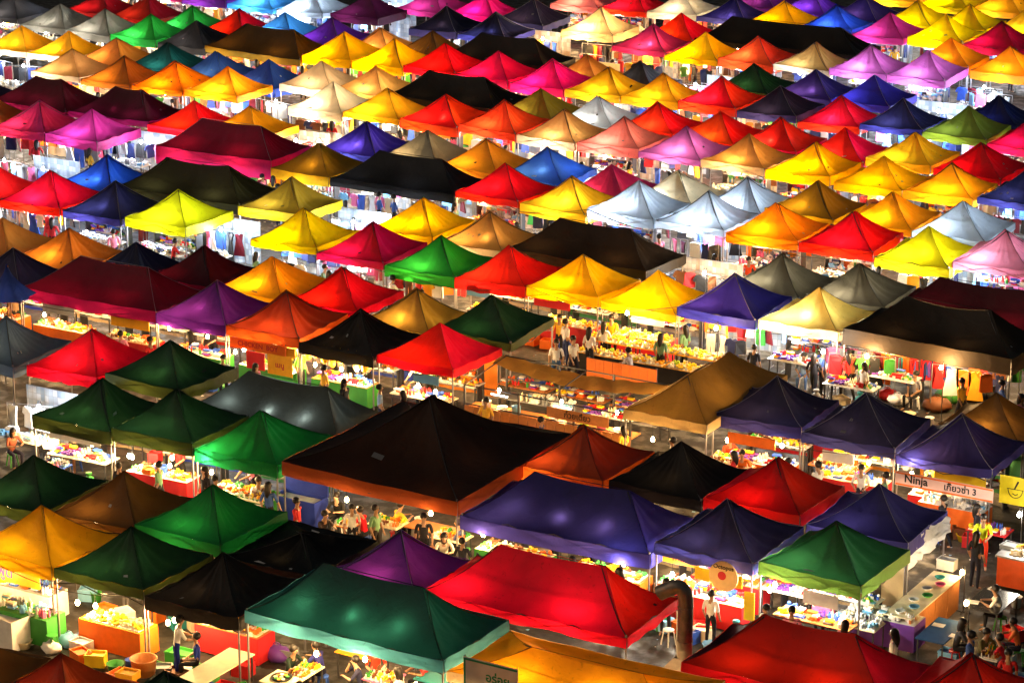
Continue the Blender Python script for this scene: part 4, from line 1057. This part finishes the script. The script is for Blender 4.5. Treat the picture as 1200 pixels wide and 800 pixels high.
# round sign with octopus lettering and a red ball
p = at_y(848,675,-24.55); b = MB(); b.prism([(.42*math.cos(i*math.pi/14), .42*math.sin(i*math.pi/14)) for i in range(28)], -.02, .02)
o = b.build('round_sign', mat('sign_peach', lin((245,200,130)), .5), None, (p.x, -24.55, p.z)); tag(o, 'round peach sign with octopus lettering and red ball', 'sign')
t_ = link('lettering', text_mesh('Octopus', .17, INK), o, (0,-.026,.26)); t_.rotation_euler = (math.pi/2,0,0)
b = MB(); b.prism([(.12*math.cos(i*math.pi/10)-.04, .12*math.sin(i*math.pi/10)+.02) for i in range(20)], -.03, -.021); b.build('red_ball', GC['red'], o)
b = MB(); b.bar((0,.03,.4), (0,.03,1.9-p.z+.2), .012); b.build('hanger', DARKSTEEL, o)
psign(798,655,-24.0,1.1,.32, GC['gold'], [('ทาโกะ', 0, 0, .22, INKR)], 'amber strip sign under the navy tent', post=.3)
psign(878,710,-24.3,.3,.8, GC['yellow'], [('A', 0, .2, .2, INKR)] if False else [], 'tall narrow yellow banner beside the round sign', post=.4)
# lettered band under the rust red tent
tr_ = min((t for t in TENTS if t.c == 'rust' and t.row == 5), key=lambda t: 0)
fx = tr_.X; fy = tr_.Y-1.5
sign(fx-.15, fy-.02, 1.62, 0, 2.3, .34, fabric('band_orange', lin((245,130,50)), .4), [('CHICKEN  BOY', 0, 0, .24, INKR)], 'orange band with red capital lettering under the rust tent', post=.25, name='lettered_band')
sign(fx-.35, fy+.1, 1.05, 0, .75, .6, GC['red'], [], 'plain red menu panel below the orange lettered band', post=.5)
sign(fx+.65, fy+.1, 1.05, 0, 1.0, .7, GC['gold'], [('เมนู', 0, 0, .25, INKR)], 'amber menu panel below the orange lettered band', post=.5)
# lower corner stall signs
sign(8.3,-33.2,1.35,0,2.4,.55, mat('sign_amber', lin((245,175,40)), .5), [('ซีฟู้ด', -.1, .0, .42, INKP)], 'amber sign with pink lettering under the mustard tent', post=.55)
sign(11.9,-31.6,1.30,0,2.7,.85, mat('sign_gold', lin((245,195,40)), .5), [('อาหารตามสั่ง', 0, .18, .40, INKR), ('ส้มตำ', .5, -.2, .28, INKG)], 'golden menu sign with red lettering under the dark green tent', post=.5)
sign(14.6,-31.5,1.2,0,2.4,.9, GC['red'], [], 'plain red panel behind the man with bags', post=.6)
p = at_y(575,792,-33.95)
o = sign(p.x, -33.95, p.z, 0, 1.5, .7, fabric('banner_white', (.8,.8,.78), .5), [('อร่อย', .2, -.05, .3, INKG)], 'white banner with green border below the sandy tent', post=.4)
b = MB(); b.box(-.74,.74,-.02,-.014,.28,.33); b.box(-.74,-.69,-.02,-.014,-.33,.28); b.build('green_border', INKG, o)
# paper lanterns under the black peaked tent
tb = [t for t in TENTS if t.row == 5 and t.c == 'black'][0]
for i in range(9):
    x = tb.X-1.3+i*.32; z = 1.55+.12*math.sin(i*1.7); b = MB(); b.lathe([(.05,-.17),(.11,-.1),(.12,0),(.10,.1),(.04,.15)], 8); b.bar((0,0,.14), (0,0,2.0-z), .004)
    o = b.build('paper_lantern', GC[['yellow','orange','yellow','gold'][i%4]], None, (x, tb.Y-1.2, z), True); tag(o, f'{["yellow","orange","yellow","gold"][i%4]} paper lantern on a string under the black peaked tent', 'lantern', 'paper lanterns on a string')
# cartons, crates and bags in the near stalls
def crate(px, py, z, s, col, label, group='crates and cartons in the near stalls'):
    p = G(px, py, z+s[2]/2); b = MB(); x, y, h = s[0]/2, s[1]/2, s[2]
    b.box(-x,x,-y,-y+.02,0,h); b.box(-x,x,y-.02,y,0,h); b.box(-x,-x+.02,-y+.02,y-.02,0,h); b.box(x-.02,x,-y+.02,y-.02,0,h); b.box(-x+.02,x-.02,-y+.02,y-.02,0,.02)
    b.box(-x-.012,x+.012,-y-.012,-y-.001,h-.05,h+.002); b.box(-x+.03,x-.03,-y+.03,y-.03,h*.5,h*.8)
    o = b.build('crate', GC[col], None, (p.x, p.y, z)); o.rotation_euler = (0,0,rnd.uniform(-.2,.2)); tag(o, label, 'crate', group)
def bag(px, py, z, s, col, label):
    p = G(px, py, z+s*.25); rr = random.Random(int(px)); b = MB(); n = 12; prof = [(.40,0),(.52,.08),(.56,.22),(.5,.38),(.34,.5),(.12,.56)]
    b.lathe([(r_*s, q*s) for r_, q in prof], n)
    b.v = [(x*(1.05+.25*math.sin(i*2.1)*rr.random()), y*(.68+.15*rr.random()), q+.06*s*math.sin(i*1.7)*(q > .02)) for i, (x, y, q) in enumerate(b.v)]
    o = b.build('bag', GC[col], None, (p.x, p.y, z), True)
    h = MB(); pts = [Vector((.2*s*math.cos(a_), 0, .5*s+.2*s*math.sin(a_))) for a_ in (0,.6,1.2,1.9,2.5,3.14)]
    for u_, v_ in zip(pts, pts[1:]): h.bar(u_, v_, .015)
    h.build('strap', GC[col], o); tag(o, label, 'bag', 'bags lying in the stalls')
for a in [(145,795,0,(.7,.5,.35),'orange','orange crate beside the snack counter'),(188,785,0,(.6,.4,.3),'green','green plastic crate beside the cream table'),(212,770,0,(.7,.45,.4),'green','tall green crate by the man with bags'),
          (10,735,.0,(1.2,.8,.85),'white','white cooler chest under the mustard tent'),(182,535,.76,(.35,.3,.3),'red','red carton beside the low bulb'),
          (190,550,.76,(.35,.3,.25),'blue','blue carton beside the red carton'),(175,552,.76,(.3,.3,.2),'orange','orange carton on the near counter'),(1135,440,0,(.8,.5,.6),'brown','brown trunk among the travel bags'),
          (845,790,.8,(.5,.5,.5),'black','black steel box beside the duct hood'),(965,715,.4,(.5,.4,.7),'pink','pink drinks fridge below the green tent'),(1045,662,.76,(.6,.3,.2),'cream','cream wooden box on the plywood counter'),
          (1110,660,.8,(.5,.3,.3),'white','white rack of plates on the plywood counter'),(1185,640,.95,(.5,.4,.15),'grey','steel tray on the orange counter'),(60,520,.76,(.4,.3,.25),'white','white box beside the blue table'),
          (300,600,0,(.6,.5,.7),'white','white cooler box beside the blue freezer'),(150,790,.5,(.5,.4,.2),'gold','golden tray crate on the snack counter'),(285,783,0,(.5,.4,.35),'red','red crate under the cream table')]: crate(*a)
for a in [(82,750,0,.6,'sky','pale blue plastic bag beside the golden sign'),(60,758,0,.5,'white','white plastic bag beside the steel chest'),(98,748,0,.55,'navy','navy bag behind the pale blue bag'),(325,765,0,.7,'purple','striped purple bag behind the diners'),
          (1115,462,0,.9,'green','green travel bag among the luggage'),(1140,462,0,.8,'black','black travel bag above the green bag'),(1098,474,0,.8,'brown','brown travel bag before the green bag'),(1162,460,0,.7,'black','small black bag at the luggage end'),
          (1040,462,0,.6,'red','red cushion bag beside the scarves'),(1052,468,0,.6,'white','white cushion bag beside the scarves'),(225,785,0,.5,'white','white sack held at the red panel')]: bag(*a)
# snack counters in the lower corner
for X_, Y_, lb, gd, tp, sk in ((12.2,-33.3,'snack counter piled with yellow goods under dark green tent','yellow',GC['gold'],GC['orange']),(8.6,-32.6,'steel counter under the mustard tent','mix',STEEL,GC['white']),(9.6,-33.9,'green cloth counter under the mustard tent','cloth',GC['green'],GC['green']),
        (15.0,-32.0,'wooden counter under the black peaked tent','food',WOODM,GC['red']),(13.4,-31.9,'back counter with jars under the dark green tent','mix',WHITE,None),
        (29.2,-22.6,'counter of dishes below the green tent','white',WHITE,GC['purple']),(26.6,-22.3,'counter of colourful tubs below the green tent','mix',WHITE,None),(24.6,-22.4,'takoyaki counter behind the round sign','food',WOODM,GC['red']),
        (27.7,-14.0,'pale counter behind the lettered red banner','white',WHITE,GC['orange']),(24.0,-23.4,'grill counter under the navy tent','food',STEEL,GC['brown'])):
    table(X_, Y_, 0, lb, tp, 2.0, .75, .8, gd, f'{gd} goods on the {lb}'[:100].rsplit(' ',1)[0], skirt=sk)
# round wooden tub
p = G(168,770,.7); b = MB(); b.lathe([(.28,0),(.34,.42),(.36,.44),(.32,.44),(.3,.1)], 20); o = b.build('wooden_tub', WOODM, None, (p.x, p.y, .25), True); tag(o, 'round orange wooden tub beside the snack counter', 'tub')
b = MB(); b.lathe([(.3,0),(.3,.25)], 12); b.build('stand', DARKSTEEL, o, (0,0,-.25))
# plywood counter and the orange stall at the open corner
e = empty('plywood_counter', (30.05,-21.2,0)); tag(e, 'tall plywood counter between green tent and dining tables', 'counter')
for i in range(4):
    b = MB(); b.box(-.03,.02,-1.7+i*.85,-1.7+i*.85+.83,0,.92); b.build('panel', WOODM, e)
b = MB(); b.box(-.75,.05,-1.72,1.72,.925,.955); b.build('counter_top', GC['cream'], e)
for y in (-1.6,1.6):
    b = MB(); b.box(-.72,-.67,y-.03,y+.03,0,.925); b.build('leg', DARKSTEEL, e)
for i in range(7):
    b = MB(); b.lathe([(.1,0),(.15,.05),(.14,.055),(.08,.01)], 10); o = b.build('plate', GC[['white','sky','white','green','white','pink','teal'][i]], None, (29.65+.2*(i%2), -22.6+i*.45, .955), True)
    tag(o, f'{["white","pale blue","white","green","white","pink","teal"][i]} dish on the plywood counter', 'dish', 'dishes on the plywood counter')
e = empty('orange_counter', (31.5,-17.2,0)); tag(e, 'orange food counter with white emblem beside the vendor', 'counter')
OR = mat('counter_orange', lin((225,90,40)), .45)
b = MB(); b.box(-1.1,1.4,-.4,.4,.1,.95); b.build('body', OR, e)
b = MB(); b.box(-1.15,1.45,-.45,.45,.95,1.0); b.build('counter_top', STEEL, e)
b = MB(); b.prism([(.25*math.cos(i*.314)+.2, .16*math.sin(i*.314)+.6) for i in range(20)], -.415, -.401); b.build('emblem', WHITE, e)
o = link('stall_goods', HEAPS['food'][1], None, (31.6,-17.1,1.0)); tag(o, 'pale snacks heaped on the orange counter', 'goods', None, 'stuff')
lamp_pole(30.6,-16.6,1.9,'neut',110,'lamp on a pole beside the orange counter')
lamp_pole(28.6,-17.6,1.7,'neut',80,'lamp on a pole beside the white tarpaulin')
# crumpled white plastic sheet beside the indigo tent
vs = []; fs = []; p0, p1 = G(1062,645,1.7), G(1115,610,1.8)
for i in range(13):
    for j in range(9):
        s, q = i/12, j/8; c = p0.lerp(p1, s); rr = .08*math.sin(i*2.3+j*1.1)+.06*math.sin(i*5.1-j*2.7)
        vs.append((c.x+rr, c.y-.1+rr*.8-q*.2, 2.0-.9*q*(1-.4*s)+.05*math.sin(i*3+j)))
for i in range(12):
    for j in range(8): fs.append((i*9+j, (i+1)*9+j, (i+1)*9+j+1, i*9+j+1))
o = link('plastic_sheet', mesh('plastic_sheet', vs, fs, fabric('clear_plastic', (.72,.78,.85), .35, .9), True)); tag(o, 'crumpled white plastic sheet hung between green and indigo tents', 'sheet')
# scarves and striped cloths before the blackish brown tent
for i, (px, py) in enumerate(((1000,452),(1040,440),(1065,436),(1090,436))):
    p = at_y(px, py, -4.0+.1*i); rack(p.x, p.y, .1, 1.5, 'warm', f'rail of {["striped","red","multicoloured","blue and red"][i]} scarves before the sooty black tent', 12, 1.6, [['grey','pink','black'],['red','orange','wine'],['red','teal','purple','wine'],['blue','red','navy']][i], ['trousers','jacket'])
lamp_pole(23.6,-5.2,1.85,'warm',120,'lamp on a pole among the scarves'); lamp_pole(19.6,-5.6,1.85,'neut',90,'lamp on a pole beside the seated couple')
# closed blue umbrella on two poles
p = at_y(9,330,-15.2); e = empty('closed_umbrella', (p.x, p.y, 0)); tag(e, 'closed blue and white umbrella on wooden poles', 'umbrella')
vs = []; fs = []; N = 24
for j in range(9):
    q = j/8; r_ = .04+.75*q**1.7
    for i in range(N):
        a = 2*math.pi*i/N; f_ = 1+.22*math.cos(a*8)*q; vs.append((r_*f_*math.cos(a), r_*f_*math.sin(a), 3.3-1.15*q+.06*math.cos(a*8)*q))
for j in range(8):
    for i in range(N): fs.append((j*N+i, (j+1)*N+i, (j+1)*N+(i+1)%N, j*N+(i+1)%N))
link('umbrella_cloth', mesh('umbrella_cloth', vs, fs, fabric('umbrella_blue', lin((50,75,180)), .35, .8), True), e)
for x in (-.12,.12):
    b = MB(); b.bar((x,0,0), (x*.2,0,3.28), .03, 8); b.build('pole', WOODM, e)

# kiosk lamps and cookware
for x, nm in ((11.9,'over the steel sink end of the kiosk'),(14.2,'over the middle of the kiosk'),(16.2,'at the lettered end of the kiosk')):
    bulb(x,-13.5,1.45,.3,'warm',90,f'warm bulb {nm}','bulbs in the kiosk')
for i in range(3):
    table(11.6+i*2.1,-11.2,0,f'white work table behind the kiosk, {["sink end","middle","lettered end"][i]}',WOODM,1.9,.7,.9,'mix',f'bags and boxes behind the kiosk, {["sink end","middle","lettered end"][i]}')

# people in the aisles
AISLE = [(-25.2,5,34),(-15.4,-3,30),(-5.9,-9,30),(3.9,-18,28),(13.8,-28,24),(23.0,-36,18),(33.2,-30,12)]
nper = [22,20,16,12,9,6,5]; used = []
for (Yc, xa, xb), n in zip(AISLE, nper):
    for i in range(n):
        X_ = xa+(xb-xa)*(i+rnd.uniform(.2,.8))/n; Yp = Yc+rnd.uniform(-.5,.55); k_ = rnd.randrange(len(HEADS))
        q = near_tent(X_, Yp+2)
        lg = rnd.random() < .4; kd = rnd.choice(['stand','walk','walk','stand'])
        person(X_, Yp, 0, rnd.choice([rnd.uniform(-.6,.6), 1.57+rnd.uniform(-.5,.5), -1.57+rnd.uniform(-.5,.5), 3.1]), kd, *HEADS[k_], ' '.join(f'{"long haired" if lg else "short haired"} passer-by in {HN[k_]} shirt facing the {q.desc}'.split()[:16]), lg, Yc < -10, rnd.uniform(.92,1.06), 'people in the aisles')
# diners and tables below the brown marquee and at the near stalls
for i, (px, py, kd, rz, sh, lb) in enumerate([(520,625,'sit_eat',.6,(230,220,200),'in cream shirt at the plank table'),(545,612,'sit_eat',-1.2,(60,70,110),'in slate shirt at the plank table'),(462,592,'sit_eat',2.6,(200,190,60),'in mustard shirt beyond the buckets'),
        (350,625,'sit',1.2,(60,60,70),'in charcoal shirt beside the freezer'),(300,560,'sit_eat',1.0,(235,235,235),'in white shirt beside the toy table'),(880,560,'sit_eat',-.8,(40,60,50),'in dark green shirt under the navy tent'),
        (1120,728,'sit_eat',2.0,(60,60,66),'in grey shirt at the blue table end'),(1175,690,'sit_eat',-1.3,(230,225,215),'in cream shirt at the black table'),(230,745,'sit',-1.0,(30,50,140),'in blue shirt at the red panel'),(500,765,'sit_eat',-.5,(180,60,60),'in brick shirt at the teal gridded table')]):
    p = G(px, py, 1.2); person(p.x, p.y, 0, rz, kd, sh, (40,40,48), f'seated diner {lb}', i % 3 == 0, True)
    s_ = stool(p.x, p.y+.02, rnd.choice(['red','blue','white','green']), .40); tag(s_, f'plastic stool under the diner {lb}', 'stool', 'stools under the seated people')
for px, py, lb in ((530,628,'of dishes between the two diners by the marquee leg'),(455,612,'of dishes beyond the buckets'),(300,582,'of dishes beside the toy table'),(890,575,'of dishes under the navy tent')):
    dtable(px, py, rnd.choice([WOODM, GC['cream']]), f'small table {lb}', 1.0, .7, 'food')
# litter on the tarmac, power cables strung along the tent fronts
b = MB(); rr = random.Random(5)
for i in range(900):
    Yc, xa, xb = AISLE[i % 4]; x = rr.uniform(xa-2, xb+3); y = Yc+rr.uniform(-1.6,1.6); s_ = rr.uniform(.02,.07); a = rr.uniform(0,3); b.cur = rr.randrange(4)
    c_, n_ = math.cos(a)*s_, math.sin(a)*s_
    b.add([(x+c_,y+n_,.006),(x-n_,y+c_,.012),(x-c_,y-n_,.006),(x+n_,y-c_,.02)], [(0,1,2,3)])
o = b.build('litter', [WHITE, GC['cream'], GC['brown'], GC['sky']]); o['kind'] = 'stuff'; tag(o, 'scraps of paper and plastic litter on the tarmac', 'litter', None, 'stuff')
for ri in (1,3,5,7,9):
    row = sorted([t for t in TENTS if t.row == ri and t is not big and t is not olv], key=lambda t: t.X)
    for a_, c_ in zip(row[::2], row[2::2]):
        if c_.X-a_.X > 9: continue
        b = MB(); p0 = Vector((a_.X-a_.w/2+.03, a_.Y-1.43, a_.eave-.03)); p1 = Vector((c_.X-c_.w/2+.03, c_.Y-1.43, c_.eave-.03)); prev = p0
        for k in range(1, 13):
            t_ = k/12; cur = p0.lerp(p1, t_)+Vector((0, -.06*math.sin(math.pi*t_), -.45*math.sin(math.pi*t_))); b.bar(prev, cur, .011, 4); prev = cur
        o = b.build('power_cable', CORD); tag(o, ' '.join(f'sagging black power cable along the front of the {word(a_)} and {word(c_)} tents'.split()[:16]), 'cable', 'power cables strung along the rows')

# loose clutter between the near stalls: baskets, crates, buckets, gas bottles, stools
def basket_mesh():
    b = MB(); b.lathe([(.17,0),(.23,.2),(.25,.21),(.22,.21),(.16,.04)], 14); return b.mesh('basket', None, True)
def gas_mesh():
    b = MB(); b.lathe([(.14,0),(.17,.04),(.17,.5),(.12,.6),(.05,.63),(.05,.68),(.1,.69),(.1,.74)], 12); return b.mesh('gas_bottle', None, True)
def buck_mesh():
    b = MB(); b.lathe([(.12,0),(.15,.3),(.165,.31),(.15,.31),(.11,.03)], 12); return b.mesh('bucket', None, True)
ZONES = [(8.0,17.2,-34.6,-33.9,18,'near the snack counter'),(7.6,16.5,-31.8,-31.0,14,'behind the snack counter'),(1.5,11.0,-25.6,-24.7,20,'before the green tents'),(10.5,18.5,-26.0,-24.6,16,'below the brown marquee'),(22.6,29.5,-25.9,-24.7,18,'before the round sign'),
         (2.0,13.5,-15.9,-14.8,22,'before the rust tent'),(12.0,19.0,-15.9,-14.9,12,'before the kiosk'),(20.0,29.0,-15.6,-14.6,16,'before the navy tents'),(18.0,27.0,-6.6,-5.4,14,'before the scarves'),(30.8,34.5,-24.0,-18.0,8,'by the dining tables'),(26.8,29.0,-29.5,-28.4,8,'beside the duct')]
CC = ['blue','green','red','white','orange','brown','yellow','sky','purple','cream']
for x0, x1, y0, y1, n, nm in ZONES:
    for i in range(n):
        x = x0+(x1-x0)*(i+rnd.uniform(.1,.9))/n; y = rnd.uniform(y0, y1); k = rnd.choice(['basket','crate','bucket','gas_bottle','crate','plastic_stool']); cl = rnd.choice(CC)
        if k == 'gas_bottle': cl = rnd.choice(['green','grey','teal'])
        if 'duct' in nm: k = 'crate'
        if 'snack' in nm and k == 'gas_bottle': k = 'crate'
        if k == 'plastic_stool': o = stool(x, y, rnd.choice(['red','blue','white','green','yellow'])); cl = 'plastic'
        else:
            me = {'basket': lambda: cached('bask', basket_mesh), 'crate': lambda: cached('crt', lambda: crate_mesh(.52,.38,.34)), 'bucket': lambda: cached('bckt', buck_mesh), 'gas_bottle': lambda: cached('gasb', gas_mesh)}[k]()
            if len(me.materials) == 0: me.materials.append(WHITE)
            o = link(k, me, None, (x, y, 0)); setmat(o, GC[cl]); o.rotation_euler = (0,0,rnd.uniform(-.6,.6))
        tag(o, f'{cl} {k.replace("_"," ").replace("plastic ","")} standing on the tarmac {nm}', k.split('_')[-1] if k != 'gas_bottle' else 'gas bottle', f'loose {k.replace("_"," ")}s on the tarmac')
